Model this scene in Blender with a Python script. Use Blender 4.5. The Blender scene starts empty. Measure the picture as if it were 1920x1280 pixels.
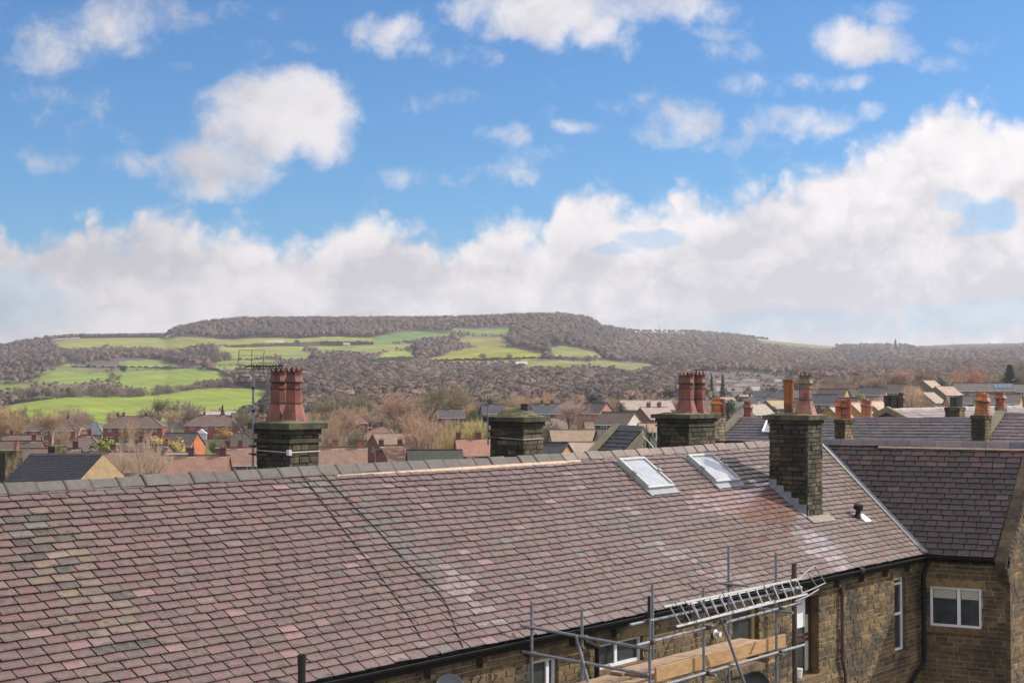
import bpy, math, random
import numpy as np
from math import sin, cos, tan, radians, pi, sqrt, atan, atan2, exp
random.seed(7); RNG = np.random.default_rng(11)
S = bpy.context.scene
COL = S.collection
# ------------------------------------------------------------------ camera frame
FP = 2765.0
TH = atan(87 / FP)
AZ = radians(39.45)
U3 = np.array([sin(AZ), cos(AZ), 0.]); V3 = np.array([cos(AZ), -sin(AZ), 0.]); Z3 = np.array([0, 0, 1.])
def ray(px, py):
    F = np.array([0, cos(TH), sin(TH)]); Uu = np.array([0, -sin(TH), cos(TH)])
    return F * FP + np.array([1., 0, 0]) * (px - 960) + Uu * (640 - py)
def proj(p):
    F = np.array([0, cos(TH), sin(TH)]); Uu = np.array([0, -sin(TH), cos(TH)])
    return 960 + FP * p[0] / (p @ F), 640 - FP * (p @ Uu) / (p @ F)
def at(px, py, Y): d = ray(px, py); return d * Y / d[1]
def onb(px, py, b): d = ray(px, py); return d * b / (d @ V3)
def ona(px, py, a): d = ray(px, py); return d * a / (d @ U3)
def onz(px, py, z): d = ray(px, py); return d * z / d[2]
def onp(px, py, P, n): d = ray(px, py); return d * ((P @ n) / (d @ n))
def W(a, b, z): return U3 * a + V3 * b + Z3 * z
def A_(p): return float(p @ U3)
def B_(p): return float(p @ V3)
def rnd(a, b): return random.uniform(a, b)

# ------------------------------------------------------------------ mesh builder
ORG = {}
class MB:
    def __init__(s): s.v = []; s.f = []; s.c = []; s.m = []
    def poly(s, pts, col=(1, 1, 1), mi=0):
        n = len(s.v); s.v.extend([tuple(map(float, p)) for p in pts]); s.f.append(list(range(n, n + len(pts)))); s.c.append(col); s.m.append(mi)
    def box8(s, P, col=(1, 1, 1), mi=0):      # P[0..3] bottom ring, P[4..7] top ring
        n = len(s.v); s.v.extend([tuple(map(float, p)) for p in P])
        for q in ((3, 2, 1, 0), (4, 5, 6, 7), (0, 1, 5, 4), (1, 2, 6, 5), (2, 3, 7, 6), (3, 0, 4, 7)):
            s.f.append([n + i for i in q]); s.c.append(col); s.m.append(mi)
    def box(s, O, x, y, z, col=(1, 1, 1), mi=0):     # O corner, x y z full edge vectors
        O = np.asarray(O, float); x = np.asarray(x); y = np.asarray(y); z = np.asarray(z)
        if np.dot(np.cross(x, y), z) < 0: O = O + x; x = -x
        s.box8([O, O + x, O + x + y, O + y, O + z, O + x + z, O + x + y + z, O + y + z], col, mi)
    def cbox(s, C, hx, hy, hz, col=(1, 1, 1), mi=0):
        C = np.asarray(C, float); s.box(C - hx - hy - hz, 2 * hx, 2 * hy, 2 * hz, col, mi)
    def tube(s, p0, p1, r0, r1=None, n=8, col=(1, 1, 1), mi=0, cap=True):
        r1 = r0 if r1 is None else r1
        p0 = np.asarray(p0, float); p1 = np.asarray(p1, float); d = p1 - p0; d = d / (np.linalg.norm(d) + 1e-9)
        t = np.array([0, 0, 1.]) if abs(d[2]) < .9 else np.array([1., 0, 0])
        x = np.cross(d, t); x /= np.linalg.norm(x); y = np.cross(d, x)
        k = len(s.v)
        for P, r in ((p0, r0), (p1, r1)):
            for i in range(n):
                an = 2 * pi * i / n; s.v.append(tuple(P + x * cos(an) * r + y * sin(an) * r))
        for i in range(n):
            j = (i + 1) % n; s.f.append([k + i, k + j, k + n + j, k + n + i][::-1]); s.c.append(col); s.m.append(mi)
        if cap:
            s.f.append([k + i for i in range(n)]); s.c.append(col); s.m.append(mi)
            s.f.append([k + n + i for i in range(n)][::-1]); s.c.append(col); s.m.append(mi)
    def path(s, pts, r, n=6, col=(1, 1, 1), mi=0):
        for a, b in zip(pts[:-1], pts[1:]): s.tube(a, b, r, r, n, col, mi)
    def lathe(s, C, prof, n=16, col=(1, 1, 1), mi=0, rot=0., cap=True, x=None, y=None, z=None):
        C = np.asarray(C, float); k = len(s.v)
        x = np.array([1., 0, 0]) if x is None else x; y = np.array([0, 1., 0]) if y is None else y; z = Z3 if z is None else z
        for r, h in prof:
            for i in range(n):
                an = rot + 2 * pi * i / n; s.v.append(tuple(C + x * r * cos(an) + y * r * sin(an) + z * h))
        for q in range(len(prof) - 1):
            cc = col[q] if isinstance(col, list) else col
            for i in range(n):
                j = (i + 1) % n; s.f.append([k + q * n + i, k + q * n + j, k + (q + 1) * n + j, k + (q + 1) * n + i]); s.c.append(cc); s.m.append(mi)
        if cap:
            q = len(prof) - 1; s.f.append([k + q * n + i for i in range(n)]); s.c.append(col[-1] if isinstance(col, list) else col); s.m.append(mi)
    def build(s, name, mats, parent=None, org=None, smooth=False):
        me = bpy.data.meshes.new(name)
        if parent is not None: org = ORG[parent.name]
        elif org is None: org = (0, 0, 0)
        org = np.asarray(org, float)
        V = np.array(s.v, float).reshape(-1, 3) - org
        fl = [len(f) for f in s.f]; idx = np.concatenate([np.array(f) for f in s.f])
        me.vertices.add(len(V)); me.vertices.foreach_set('co', V.ravel().astype(np.float32))
        me.loops.add(len(idx)); me.loops.foreach_set('vertex_index', idx.astype(np.int32))
        me.polygons.add(len(fl)); st = np.concatenate([[0], np.cumsum(fl)[:-1]])
        me.polygons.foreach_set('loop_start', st.astype(np.int32)); me.polygons.foreach_set('loop_total', np.array(fl, np.int32))
        if not isinstance(mats, (list, tuple)): mats = [mats]
        for m in mats: me.materials.append(m)
        me.polygons.foreach_set('material_index', np.array(s.m, np.int32))
        me.polygons.foreach_set('use_smooth', np.full(len(fl), bool(smooth)))
        me.update(calc_edges=True)
        at_ = me.color_attributes.new('Col', 'FLOAT_COLOR', 'CORNER')
        cc = np.ones((len(fl), 4), np.float32); cc[:, :3] = np.array([c[:3] for c in s.c])
        at_.data.foreach_set('color', np.repeat(cc, fl, axis=0).ravel())
        me.validate()
        o = bpy.data.objects.new(name, me); COL.objects.link(o)
        if parent is not None: o.parent = parent
        else: o.location = org
        ORG[o.name] = org
        return o
def build_np(name, V, F, FC, mats, org=(0, 0, 0), parent=None, smooth=False):
    if parent is not None: org = ORG[parent.name]
    me = bpy.data.meshes.new(name); k = F.shape[1]
    V = V - np.asarray(org, float)
    me.vertices.add(len(V)); me.vertices.foreach_set('co', V.ravel().astype(np.float32))
    me.loops.add(F.size); me.loops.foreach_set('vertex_index', F.ravel().astype(np.int32))
    me.polygons.add(len(F)); me.polygons.foreach_set('loop_start', (np.arange(len(F)) * k).astype(np.int32)); me.polygons.foreach_set('loop_total', np.full(len(F), k, np.int32))
    me.polygons.foreach_set('use_smooth', np.full(len(F), bool(smooth)))
    for m in (mats if isinstance(mats, list) else [mats]): me.materials.append(m)
    me.update(calc_edges=True)
    if FC is not None:
        a = me.color_attributes.new('Col', 'FLOAT_COLOR', 'POINT' if len(FC) == len(V) else 'CORNER')
        cc = np.ones((len(FC), 4), np.float32); cc[:, :3] = FC
        if len(FC) != len(V): cc = np.repeat(cc, k, axis=0)
        a.data.foreach_set('color', cc.ravel())
    o = bpy.data.objects.new(name, me); COL.objects.link(o)
    if parent is not None: o.parent = parent
    else: o.location = org
    ORG[o.name] = np.asarray(org, float)
    return o
def tag(o, label=None, cat=None, group=None, kind=None):
    if label: o['label'] = label
    if cat: o['category'] = cat
    if group: o['group'] = group
    if kind: o['kind'] = kind
    return o
def thing(name, loc, label, cat, group=None):
    o = bpy.data.objects.new(name, None); COL.objects.link(o); o.location = [float(x) for x in loc]; o.empty_display_size = .3
    ORG[o.name] = np.asarray(loc, float)
    return tag(o, label, cat, group)

# ------------------------------------------------------------------ materials
MATS = {}
def mat(name, base=(.5, .5, .5), attr=False, objcol=False, rough=.8, var=.15, vs=6., det=4., dirt=(), bump=0., bs=30., spec=.5, metal=0., trans=0., mottle=None, stretch=None):
    if name in MATS: return MATS[name]
    m = bpy.data.materials.new(name); m.use_nodes = True; nt = m.node_tree; N = nt.nodes; L = nt.links; N.clear()
    out = N.new('ShaderNodeOutputMaterial'); bs_ = N.new('ShaderNodeBsdfPrincipled'); L.new(bs_.outputs[0], out.inputs[0])
    tc = N.new('ShaderNodeTexCoord'); vec = tc.outputs['Object']
    if stretch:
        mp = N.new('ShaderNodeMapping'); mp.inputs['Scale'].default_value = stretch; L.new(vec, mp.inputs[0]); vec = mp.outputs[0]
    def noise(sc, dt=4.):
        n = N.new('ShaderNodeTexNoise'); n.inputs['Scale'].default_value = sc; n.inputs['Detail'].default_value = dt; n.inputs['Roughness'].default_value = .62; L.new(vec, n.inputs['Vector']); return n.outputs['Fac']
    def ramp(x, a, b, c, d):
        r = N.new('ShaderNodeMapRange'); r.inputs[1].default_value = a; r.inputs[2].default_value = b; r.inputs[3].default_value = c; r.inputs[4].default_value = d; L.new(x, r.inputs[0]); return r.outputs[0]
    def mix(f, a, b, mode='MIX'):
        x = N.new('ShaderNodeMix'); x.data_type = 'RGBA'; x.blend_type = mode
        if hasattr(f, 'is_output'): L.new(f, x.inputs[0])
        else: x.inputs[0].default_value = f
        for i, q in ((6, a), (7, b)):
            if hasattr(q, 'is_output'): L.new(q, x.inputs[i])
            else: x.inputs[i].default_value = (*q[:3], 1)
        return x.outputs[2]
    if attr:
        at_ = N.new('ShaderNodeAttribute'); at_.attribute_name = 'Col'; c = at_.outputs['Color']
        if tuple(base) != (1, 1, 1): c = mix(1., c, base, 'MULTIPLY')
    elif objcol:
        oi = N.new('ShaderNodeObjectInfo'); c = oi.outputs['Color']
    else:
        rg = N.new('ShaderNodeRGB'); rg.outputs[0].default_value = (*base, 1); c = rg.outputs[0]
    if var > 0:
        g = ramp(noise(vs, det), .3, .7, 1 - var, 1 + var)
        cx = N.new('ShaderNodeCombineXYZ')
        for i in range(3): L.new(g, cx.inputs[i])
        vm = N.new('ShaderNodeVectorMath'); vm.operation = 'MULTIPLY'; L.new(c, vm.inputs[0]); L.new(cx.outputs[0], vm.inputs[1]); c = vm.outputs[0]
    for (dc, sc, lo, hi, amt) in dirt:
        c = mix(ramp(noise(sc, 5.), lo, hi, 0, amt), c, dc)
    L.new(c, bs_.inputs['Base Color'])
    bs_.inputs['Roughness'].default_value = rough; bs_.inputs['Metallic'].default_value = metal
    bs_.inputs['Specular IOR Level'].default_value = spec
    if mottle: L.new(ramp(noise(mottle[0]), .35, .65, mottle[1], mottle[2]), bs_.inputs['Roughness'])
    if bump > 0:
        b = N.new('ShaderNodeBump'); b.inputs['Strength'].default_value = bump; b.inputs['Distance'].default_value = .02; L.new(noise(bs, 5.), b.inputs['Height']); L.new(b.outputs[0], bs_.inputs['Normal'])
    MATS[name] = m; return m

SLATE = mat('stone_slate', (.455, .42, .43), attr=True, rough=.45, var=.17, vs=11, det=7, dirt=(((.09, .06, .05), 2.2, .58, .75, .4), ((.12, .10, .09), 13., .47, .63, .72), ((.07, .055, .05), 30., .60, .72, .5)), bump=.5, bs=26, mottle=(1.5, .36, .56), spec=.55)
WET = mat('wet_slate', (.62, .58, .58), attr=True, rough=.2, var=.25, vs=11, det=7, mottle=(6., .10, .32), bump=.15, bs=26, spec=1.)
SLATE2 = mat('dark_slate', (.50, .485, .48), attr=True, rough=.6, var=.2, vs=8, det=6, dirt=(((.05, .045, .045), 1.6, .55, .7, .4),), bump=.4, bs=20, spec=.4)
RIDGE = mat('ridge_stone', (1, 1, 1), attr=True, rough=.85, var=.2, vs=12, dirt=(((.12, .12, .06), 4., .58, .72, .5),), bump=.6, bs=60)
STONE = mat('yorkshire_stone', (.66, .59, .49), attr=True, rough=.9, var=.28, vs=9, det=7, dirt=(((.03, .025, .02), 1.1, .48, .62, .78), ((.035, .03, .025), 7., .54, .68, .6), ((.16, .15, .08), 2.4, .62, .74, .4)), bump=.8, bs=40)
STONEF = mat('far_stone', (1, 1, 1), attr=True, rough=.9, var=.2, vs=2.5, det=5)
MORTAR = mat('lime_mortar', (.33, .27, .18), rough=.95, var=.2, vs=8, dirt=(((.06, .05, .04), 1.1, .48, .62, .6),), bump=.5, bs=60)
SOOT = mat('sooty_stone', (.8, .78, .76), attr=True, rough=.92, var=.3, vs=7, det=7, dirt=(((.018, .017, .014), 2.2, .42, .58, .75), ((.07, .075, .03), 3.1, .60, .70, .5)), bump=1., bs=28)
SOOTM = mat('sooty_joint', (.07, .06, .04), rough=.95, var=.35, vs=9, dirt=(((.015, .015, .012), 2.2, .42, .58, .7),), bump=.6, bs=40)
MOSS = mat('mossy_mortar', (.14, .125, .06), rough=.95, var=.35, vs=14, det=7, dirt=(((.045, .05, .02), 5, .45, .6, .8), ((.30, .27, .18), 9, .62, .7, .5)), bump=1., bs=35)
TERRA = mat('terracotta', (.86, .80, .78), attr=True, rough=.6, var=.25, vs=6, det=6, dirt=(((.045, .028, .024), 3.5, .47, .62, .65), ((.20, .14, .10), 9., .58, .7, .4)), bump=.3, bs=40, spec=.4)
LEAD = mat('lead', (.22, .235, .26), rough=.6, var=.15, vs=5, metal=.2, bump=.2, bs=20)
BLACKP = mat('black_plastic', (.012, .012, .013), rough=.4, var=.2, vs=6)
BLACKPAINT = mat('black_gutter_paint', (.012, .011, .011), rough=.75, spec=.25, var=.4, vs=5, dirt=(((.06, .05, .04), 8, .62, .72, .5),), bump=.3, bs=30)
BROWNP = mat('brown_pipe', (.085, .05, .04), rough=.55, var=.25, vs=6, dirt=(((.03, .02, .018), 4, .5, .65, .6),))
WHITE = mat('white_upvc', (.72, .71, .73), rough=.35, var=.06, vs=6)
FRAMEB = mat('dark_painted_timber', (.06, .022, .02), rough=.5, var=.3, vs=8)
FRAMEY = mat('yellow_timber', (.35, .24, .10), rough=.7, var=.2, vs=8)
GLASS = mat('window_glass', (.035, .04, .042), rough=.06, var=.5, vs=2.5, spec=.6)
ROOFGLASS = mat('rooflight_glass', (.30, .32, .34), rough=.05, var=.2, vs=3, spec=1., dirt=(((.45, .43, .38), 9, .5, .7, .4),))
BLIND = mat('fabric_blind', (.42, .40, .33), rough=.9, var=.06, vs=8)
WBLIND = mat('white_blind', (.68, .68, .69), rough=.8, var=.04, vs=3)
ALU = mat('aluminium', (.25, .25, .255), rough=.6, metal=.25, var=.12, vs=14)
GALV = mat('galvanised_tube', (.19, .20, .22), rough=.62, metal=.3, var=.25, vs=9, dirt=(((.16, .11, .07), 6, .6, .7, .5), ((.5, .5, .48), 14, .68, .74, .6)), bump=.2, bs=40)
RUST = mat('rusty_coupler', (.09, .055, .035), rough=.8, metal=.2, var=.4, vs=20)
WOOD = mat('scaffold_timber', (1, 1, 1), attr=True, rough=.85, var=.25, vs=3.2, det=6, dirt=(((.10, .06, .035), 5, .58, .7, .6),), bump=.6, bs=14, stretch=(1.5, 1.5, 6))
CABLE = mat('black_cable', (.01, .01, .01), rough=.6, var=0)
DISHG = mat('grey_dish', (.16, .17, .19), rough=.5, var=.1)
BRICK = mat('red_brick', (1, 1, 1), attr=True, rough=.9, var=.22, vs=.9, det=8)
TILE = mat('concrete_roof_tiles', (.76, .74, .69), attr=True, rough=.85, var=.24, vs=1.1, det=10, dirt=(((.10, .09, .05), .35, .56, .7, .35),), bump=.6, bs=4)
FARW = mat('far_window', (1, 1, 1), attr=True, rough=.3, var=0)
BARK = mat('bark', (.26, .20, .15), rough=.95, var=.3, vs=2)
PBARK = mat('pale_birch_bark', (.42, .37, .31), rough=.9, var=.3, vs=2)
TWIG = mat('twigs', objcol=True, rough=.95, var=.25, vs=.7, det=3, spec=.2)
LEAF = mat('leaves', objcol=True, rough=.8, var=.5, vs=1.6, det=4, spec=.3)
WOODS = mat('bare_wood', (1, 1, 1), attr=True, rough=1., var=.30, vs=.45, det=6, spec=.1)
LAND = mat('land', (.93, .92, .88), attr=True, rough=1., var=.22, vs=.03, det=12, spec=.1, dirt=(((.16, .19, .05), .012, .52, .7, .35), ((.10, .085, .045), .06, .60, .72, .35)))
PANELM = mat('solar_panel', (.10, .14, .22), rough=.15, var=.05)

# ------------------------------------------------------------------ near roof planes
ZR, ZE = -1.42, -4.0
BR, BE = -18.60, -15.0
AV, AE = 35.45, 33.94            # valley top / bottom in a
UW = np.array([sin(radians(28)), cos(radians(28)), 0.]); VW = np.array([UW[1], -UW[0], 0.])
PM = (ZR - ZE) / (BE - BR)       # main slope per metre
T0 = W(AV, BR, 0.); YE = float((W(AE, BE, 0.) - T0) @ UW); XE = float((W(AE, BE, 0.) - T0) @ VW); XG = 5.08
def WQ(x, y, z): return T0 + VW * x + UW * y + Z3 * z
PW = (ZR - ZE) / -YE
nM = Z3 + V3 * PM; nM = nM / np.linalg.norm(nM)
nW = Z3 - UW * PW; nW = nW / np.linalg.norm(nW)
PMpt = W(0, BR, ZR)
def roofpt(px, py, off=0.): return onp(px, py, PMpt + nM * off, nM)
def roof_z(b): return ZR - PM * (b - BR)
def inpoly(x, y, P):
    c = False; j = len(P) - 1
    for i in range(len(P)):
        if (P[i][1] > y) != (P[j][1] > y) and x < (P[j][0] - P[i][0]) * (y - P[i][1]) / (P[j][1] - P[i][1]) + P[i][0]: c = not c
        j = i
    return c
def segd(x, y, a, b):
    dx, dy = b[0] - a[0], b[1] - a[1]; t = max(0, min(1, ((x - a[0]) * dx + (y - a[1]) * dy) / (dx * dx + dy * dy)))
    return sqrt((x - a[0] - t * dx) ** 2 + (y - a[1] - t * dy) ** 2)
def jit(c, k=.12):
    q = 1 + rnd(-k, k); return tuple(max(.004, x * q * (1 + rnd(-.04, .04))) for x in c)
def mixc(a, b, t): return tuple(x * (1 - t) + y * t for x, y in zip(a, b))
def clip(poly, nx, ny, d):        # keep nx*x+ny*y<=d
    out = []
    for i in range(len(poly)):
        p = poly[i]; q = poly[(i + 1) % len(poly)]
        sp = nx * p[0] + ny * p[1] - d; sq = nx * q[0] + ny * q[1] - d
        if sp <= 0: out.append(p)
        if (sp < 0 < sq) or (sq < 0 < sp):
            t = sp / (sp - sq); out.append((p[0] + t * (q[0] - p[0]), p[1] + t * (q[1] - p[1])))
    return out
def slates(mb, O, dx, dd, n, width, length, gauge, wmean, colf, clips=(), th=.018, gap=.019, skip=None, wj=.13, sag=.0, mif=None, edge=False):
    """courses of slates on the plane O + x*dx + s*dd (s down the slope)"""
    rows = int(length / gauge + .999)
    for r in range(rows):
        s1 = length - r * gauge + .03 if r == 0 else length - r * gauge
        s0 = max(0, length - (r + 1) * gauge - .06)
        x = -wmean * (.5 * (r % 2) + rnd(-.12, .12) + .3 * sin(r * .7)) - wmean * .5
        while x < width:
            w = wmean * rnd(1 - wj, 1 + wj); xa, xb = x + gap / 2, x + w - gap / 2; x += w
            xa2 = max(0, xa); xb2 = min(width, xb)
            if xb2 - xa2 < .03: continue
            e = rnd(-.008, .010); e2 = rnd(-.006, .006)
            P = [(xa2, s0), (xb2, s0), (xb2, s1 + e + e2), (xa2, s1 + e - e2)]
            if random.random() < .05: P = [(xa2, s0), (xb2, s0), (xb2, s1 + e - .02), (xb2 - .03, s1 + e), (xa2 + .02, s1 + e), (xa2, s1 + e - .015)]
            for c in clips:
                P = clip(P, *c)
                if len(P) < 3: break
            if len(P) < 3: continue
            cx, cs = (xa2 + xb2) / 2, s1 - gauge / 2
            if skip and skip(cx, cs): continue
            col = colf(O + dx * cx + dd * cs, cx, cs)
            if col is None: continue
            mi = mif(O + dx * cx + dd * cs) if mif else 0
            lift = rnd(0, .006); tl = rnd(-.004, .004)
            top = []; bot = []
            for (px, ps) in P:
                t = (ps - s0) / max(.01, s1 - s0)
                h = th * (.15 + 1.75 * t) + lift * t + tl * (px - cx) / w * t * 2
                q = O + dx * px + dd * ps
                if sag: q = q + Z3 * (-sag * (sin(px * .9 + ps * .35) * .5 + sin(px * .37 + 1.3)) * min(1, 1.))
                top.append(q + n * h); bot.append(q + n * (h - th))
            k = len(P)
            mb.poly(top if np.dot(np.cross(top[1] - top[0], top[2] - top[0]), n) > 0 else top[::-1], col, mi)
            if edge and k >= 4 and mi == 0:      # weathered, lichened lower and side margins
                ec = mixc(col, (.085, .075, .065), rnd(.35, .9)); e_ = n * .0012; up_ = lambda q: q if np.dot(np.cross(q[1] - q[0], q[2] - q[0]), n) > 0 else q[::-1]
                A, B = top[2], top[-1]; Wv = B - A; dn_ = (top[1] - top[2]); dn_ = dn_ / (np.linalg.norm(dn_) + 1e-9)
                hs_ = [rnd(.006, .05) * (1 if random.random() < .8 else 1.9) for _ in range(5)]
                for i in range(4):
                    mb.poly(up_([A + Wv * i / 4 + e_, A + Wv * (i + 1) / 4 + e_, A + Wv * (i + 1) / 4 + dn_ * hs_[i + 1] + e_, A + Wv * i / 4 + dn_ * hs_[i] + e_]), ec)
                if random.random() < .5:
                    sd_ = -Wv / np.linalg.norm(Wv); L_ = gauge * 1.0; w0_, w1_ = rnd(.008, .04), rnd(.004, .02); mb.poly(up_([B + e_ * 1.5, B - sd_ * 0 + dn_ * L_ + e_ * 1.5, B + dn_ * L_ + sd_ * w1_ + e_ * 1.5, B + sd_ * w0_ + e_ * 1.5]), ec)
                if random.random() < .16:
                    c0_ = A + Wv * rnd(.2, .8) + dn_ * gauge * rnd(.25, .7); r_ = rnd(.02, .07); mb.poly(up_([c0_ + e_ * 2 + (Wv / np.linalg.norm(Wv) * cos(q_) * r_ + dn_ * sin(q_) * r_ * .6) * rnd(.6, 1.2) for q_ in np.arange(0, 6.2, .9)]), mixc(col, random.choice([(.08, .05, .05), (.10, .09, .06), (.34, .26, .22)]), .6))
            for i in range(k):
                j = (i + 1) % k
                if P[i][1] <= s0 + .001 and P[j][1] <= s0 + .001: continue
                mb.poly([top[i], bot[i], bot[j], top[j]], tuple(c * .3 for c in col))

def main_col(p, x, s):
    px, py = proj(p)
    base = random.choice([(.31, .175, .165), (.30, .168, .158), (.325, .185, .165), (.29, .165, .16), (.30, .182, .16), (.275, .165, .15)])
    t = max(0, min(1, (px - 900) / 700)); base = mixc(base, (.35, .235, .19), t * .75)  # slates painted paler towards the right, standing in for glare
    r = random.random()
    if r < .012: base = (.27, .25, .22)
    elif r < .04: base = (.29, .20, .15)
    elif r < .07: base = (.22, .135, .12)
    elif r < .085: base = (.42, .29, .26)
    if random.random() < .8:
        d = segd(px, py, (60, 1010), (235, 1190))
        if d < rnd(30, 70): base = random.choice([(.37, .285, .185), (.31, .235, .155), (.20, .165, .12), (.13, .11, .085), (.36, .25, .19)])
        if segd(px, py, (0, 955), (30, 975)) < 40 and random.random() < .6: base = (.31, .29, .25)
        if segd(px, py, (640, 930), (830, 1075)) < rnd(12, 45): base = random.choice([(.25, .205, .195), (.28, .21, .20), (.25, .215, .19)])
        if segd(px, py, (845, 1080), (915, 1165)) < rnd(8, 24): base = (.50, .38, .37)
        if segd(px, py, (1130, 960), (1290, 1050)) < rnd(8, 30): base = random.choice([(.28, .225, .195), (.26, .215, .19), (.28, .235, .175)])
        if segd(px, py, (1235, 1030), (1400, 1095)) < rnd(6, 26): base = (.50, .38, .35)
        if segd(px, py, (1020, 870), (1180, 960)) < 12 and random.random() < .3: base = (.5, .38, .37)
        if segd(px, py, (560, 920), (600, 915)) < 16: base = (.34, .29, .26)
        if segd(px, py, (1500, 1000), (1570, 1060)) < rnd(8, 34): base = (.42, .37, .37)
        if segd(px, py, (1400, 880), (1440, 900)) < 26 and random.random() < .6: base = (.29, .235, .18)
        if px > 1540 and random.random() < .4: base = random.choice([(.29, .235, .185), (.36, .27, .23)])
    return jit(base, .10)
WETP = [(1285, 935), (1330, 915), (1445, 903), (1520, 968), (1440, 985), (1370, 968), (1300, 962)]
def wet(p):
    px, py = proj(p)
    if inpoly(px + rnd(-10, 10), py + rnd(-4, 4), WETP): return 1
    if segd(px, py, (1500, 1000), (1575, 1065)) < rnd(0, 26): return 1
    return 1 if random.random() < .02 else 0
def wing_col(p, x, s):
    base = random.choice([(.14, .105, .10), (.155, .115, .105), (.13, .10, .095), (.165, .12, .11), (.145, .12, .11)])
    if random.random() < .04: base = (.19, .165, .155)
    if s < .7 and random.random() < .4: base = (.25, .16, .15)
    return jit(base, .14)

# ================================================================== NEAR: stone terrace
main = thing('stone_terrace', W(25, -16, -11), 'long stone terrace with the big mauve slate roof, two rooflights and a dark wing', 'terraced house')
A0 = 6.0
mb = MB()
LN = sqrt((BE - BR) ** 2 + (ZR - ZE) ** 2); dd = W(0, BE - BR, ZE - ZR) / LN
sk = {}
def skip_main(x, s): return False
kx = (AE - AV) / LN      # valley in main-roof coords : x <= (AV-A0) + kx*s
slates(mb, W(A0, BR, ZR), U3, dd, nM, AV - A0, LN, .153, .325, main_col, clips=[(1, -kx, AV - A0 - .05)], sag=.012, mif=wet, edge=True)
mb.poly([W(A0, BR, ZR) - nM * .03, W(AV, BR, ZR) - nM * .03, W(AE, BE, ZE) - nM * .03, W(A0, BE, ZE) - nM * .03][::-1], (.05, .04, .04))
mb.poly([W(A0, BR, ZR) - nM * .03, W(A0, BR - 5, ZR - 3.58), W(AV + 1, BR - 5, ZR - 3.58), W(AV + .2, BR, ZR) - nM * .03][::-1], (.2, .13, .13))
roof = mb.build('roof', [SLATE, WET], main)
# ridge tiles
mb = MB()
def ridge_run(mb, f, x0, x1, step, c_of, side, hgt=.072, wid=.155, collar=True):
    x = x0
    while x < x1:
        w = step * rnd(.92, 1.08); xe = min(x + w, x1); c = jit(c_of(x), .1); j = rnd(-.012, .012)
        P0, P1 = f(x + .004), f(xe - .004)
        def ring(P, k, o): return [P - side * wid * k + Z3 * (-.085 * k + o), P - side * wid * .16 * k + Z3 * (hgt * .84 * k + o), P + Z3 * (hgt * k + o), P + side * wid * .16 * k + Z3 * (hgt * .84 * k + o), P + side * wid * k + Z3 * (-.085 * k + o)]
        def seg(Pa, Pb, ka, kb, o1, o2, c):
            a, b = ring(Pa, ka, o1), ring(Pb, kb, o2)
            for i in range(4): mb.poly([a[i], b[i], b[i + 1], a[i + 1]], c)
            mb.poly(a[::-1], c); mb.poly(b, c)
        seg(P0, P1, 1, 1, j, j + rnd(-.006, .006), c)
        if collar:
            d = (P1 - P0) / np.linalg.norm(P1 - P0); seg(P0 - d * .015, P0 + d * .022, 1.07, 1.07, j + .004, j + .004, jit((.07, .06, .055), .2))
        x = xe
ridge_run(mb, lambda a: W(a, BR, ZR + .012 - .012 * sin(a * .37 + 1.3 - A0 * .37)), A0, AV, .455, lambda a: (.115, .10, .092) if a < 24 else (.215, .165, .145), V3)
ridge_run(mb, lambda x: WQ(x, 0, ZR + .012), 0, 12, .62, lambda b: random.choice([(.17, .14, .14), (.14, .12, .12), (.10, .10, .12)]), UW, collar=False)
mb.build('ridge', RIDGE, main)
mb = MB()
def bed(f0, f1, n, side, c):
    for i in range(n):
        a, b = f0 + (f1 - f0) * i / n, f0 + (f1 - f0) * (i + 1) / n
        mb.cbox((a + b) / 2, (b - a) * .5, side * .03, Z3 * rnd(.018, .028), c)
p0 = W(A_(roofpt(622, 884)), BR + .20, ZR - .06); p1 = W(A_(roofpt(1080, 858)), BR + .20, ZR - .06)
BM = mat('bedding_mortar', (.50, .36, .26), rough=.9, var=.15, vs=12, bump=.6)
def bedding(a, b, s_):
    m = MB(); n_ = 60; P = [a + (b - a) * i / n_ for i in range(n_ + 1)]; Wd_ = [rnd(.035, .06) for _ in P]
    for i in range(n_):
        for (k0, h0, k1, h1) in ((-.02, .03, .4, .028), (.4, .028, 1., -.02)):
            m.poly([P[i] + s_ * Wd_[i] * k0 + Z3 * h0, P[i] + s_ * Wd_[i] * k1 + Z3 * h1, P[i + 1] + s_ * Wd_[i + 1] * k1 + Z3 * h1, P[i + 1] + s_ * Wd_[i + 1] * k0 + Z3 * h0])
    m.build('mortar_bedding', BM, main)
bedding(W(A_(p0), BR + .14, ZR - .098), W(A_(p1), BR + .14, ZR - .098), V3); bedding(WQ(1.6, -.13, ZR - .11), WQ(6.2, -.13, ZR - .11), -UW)
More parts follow.
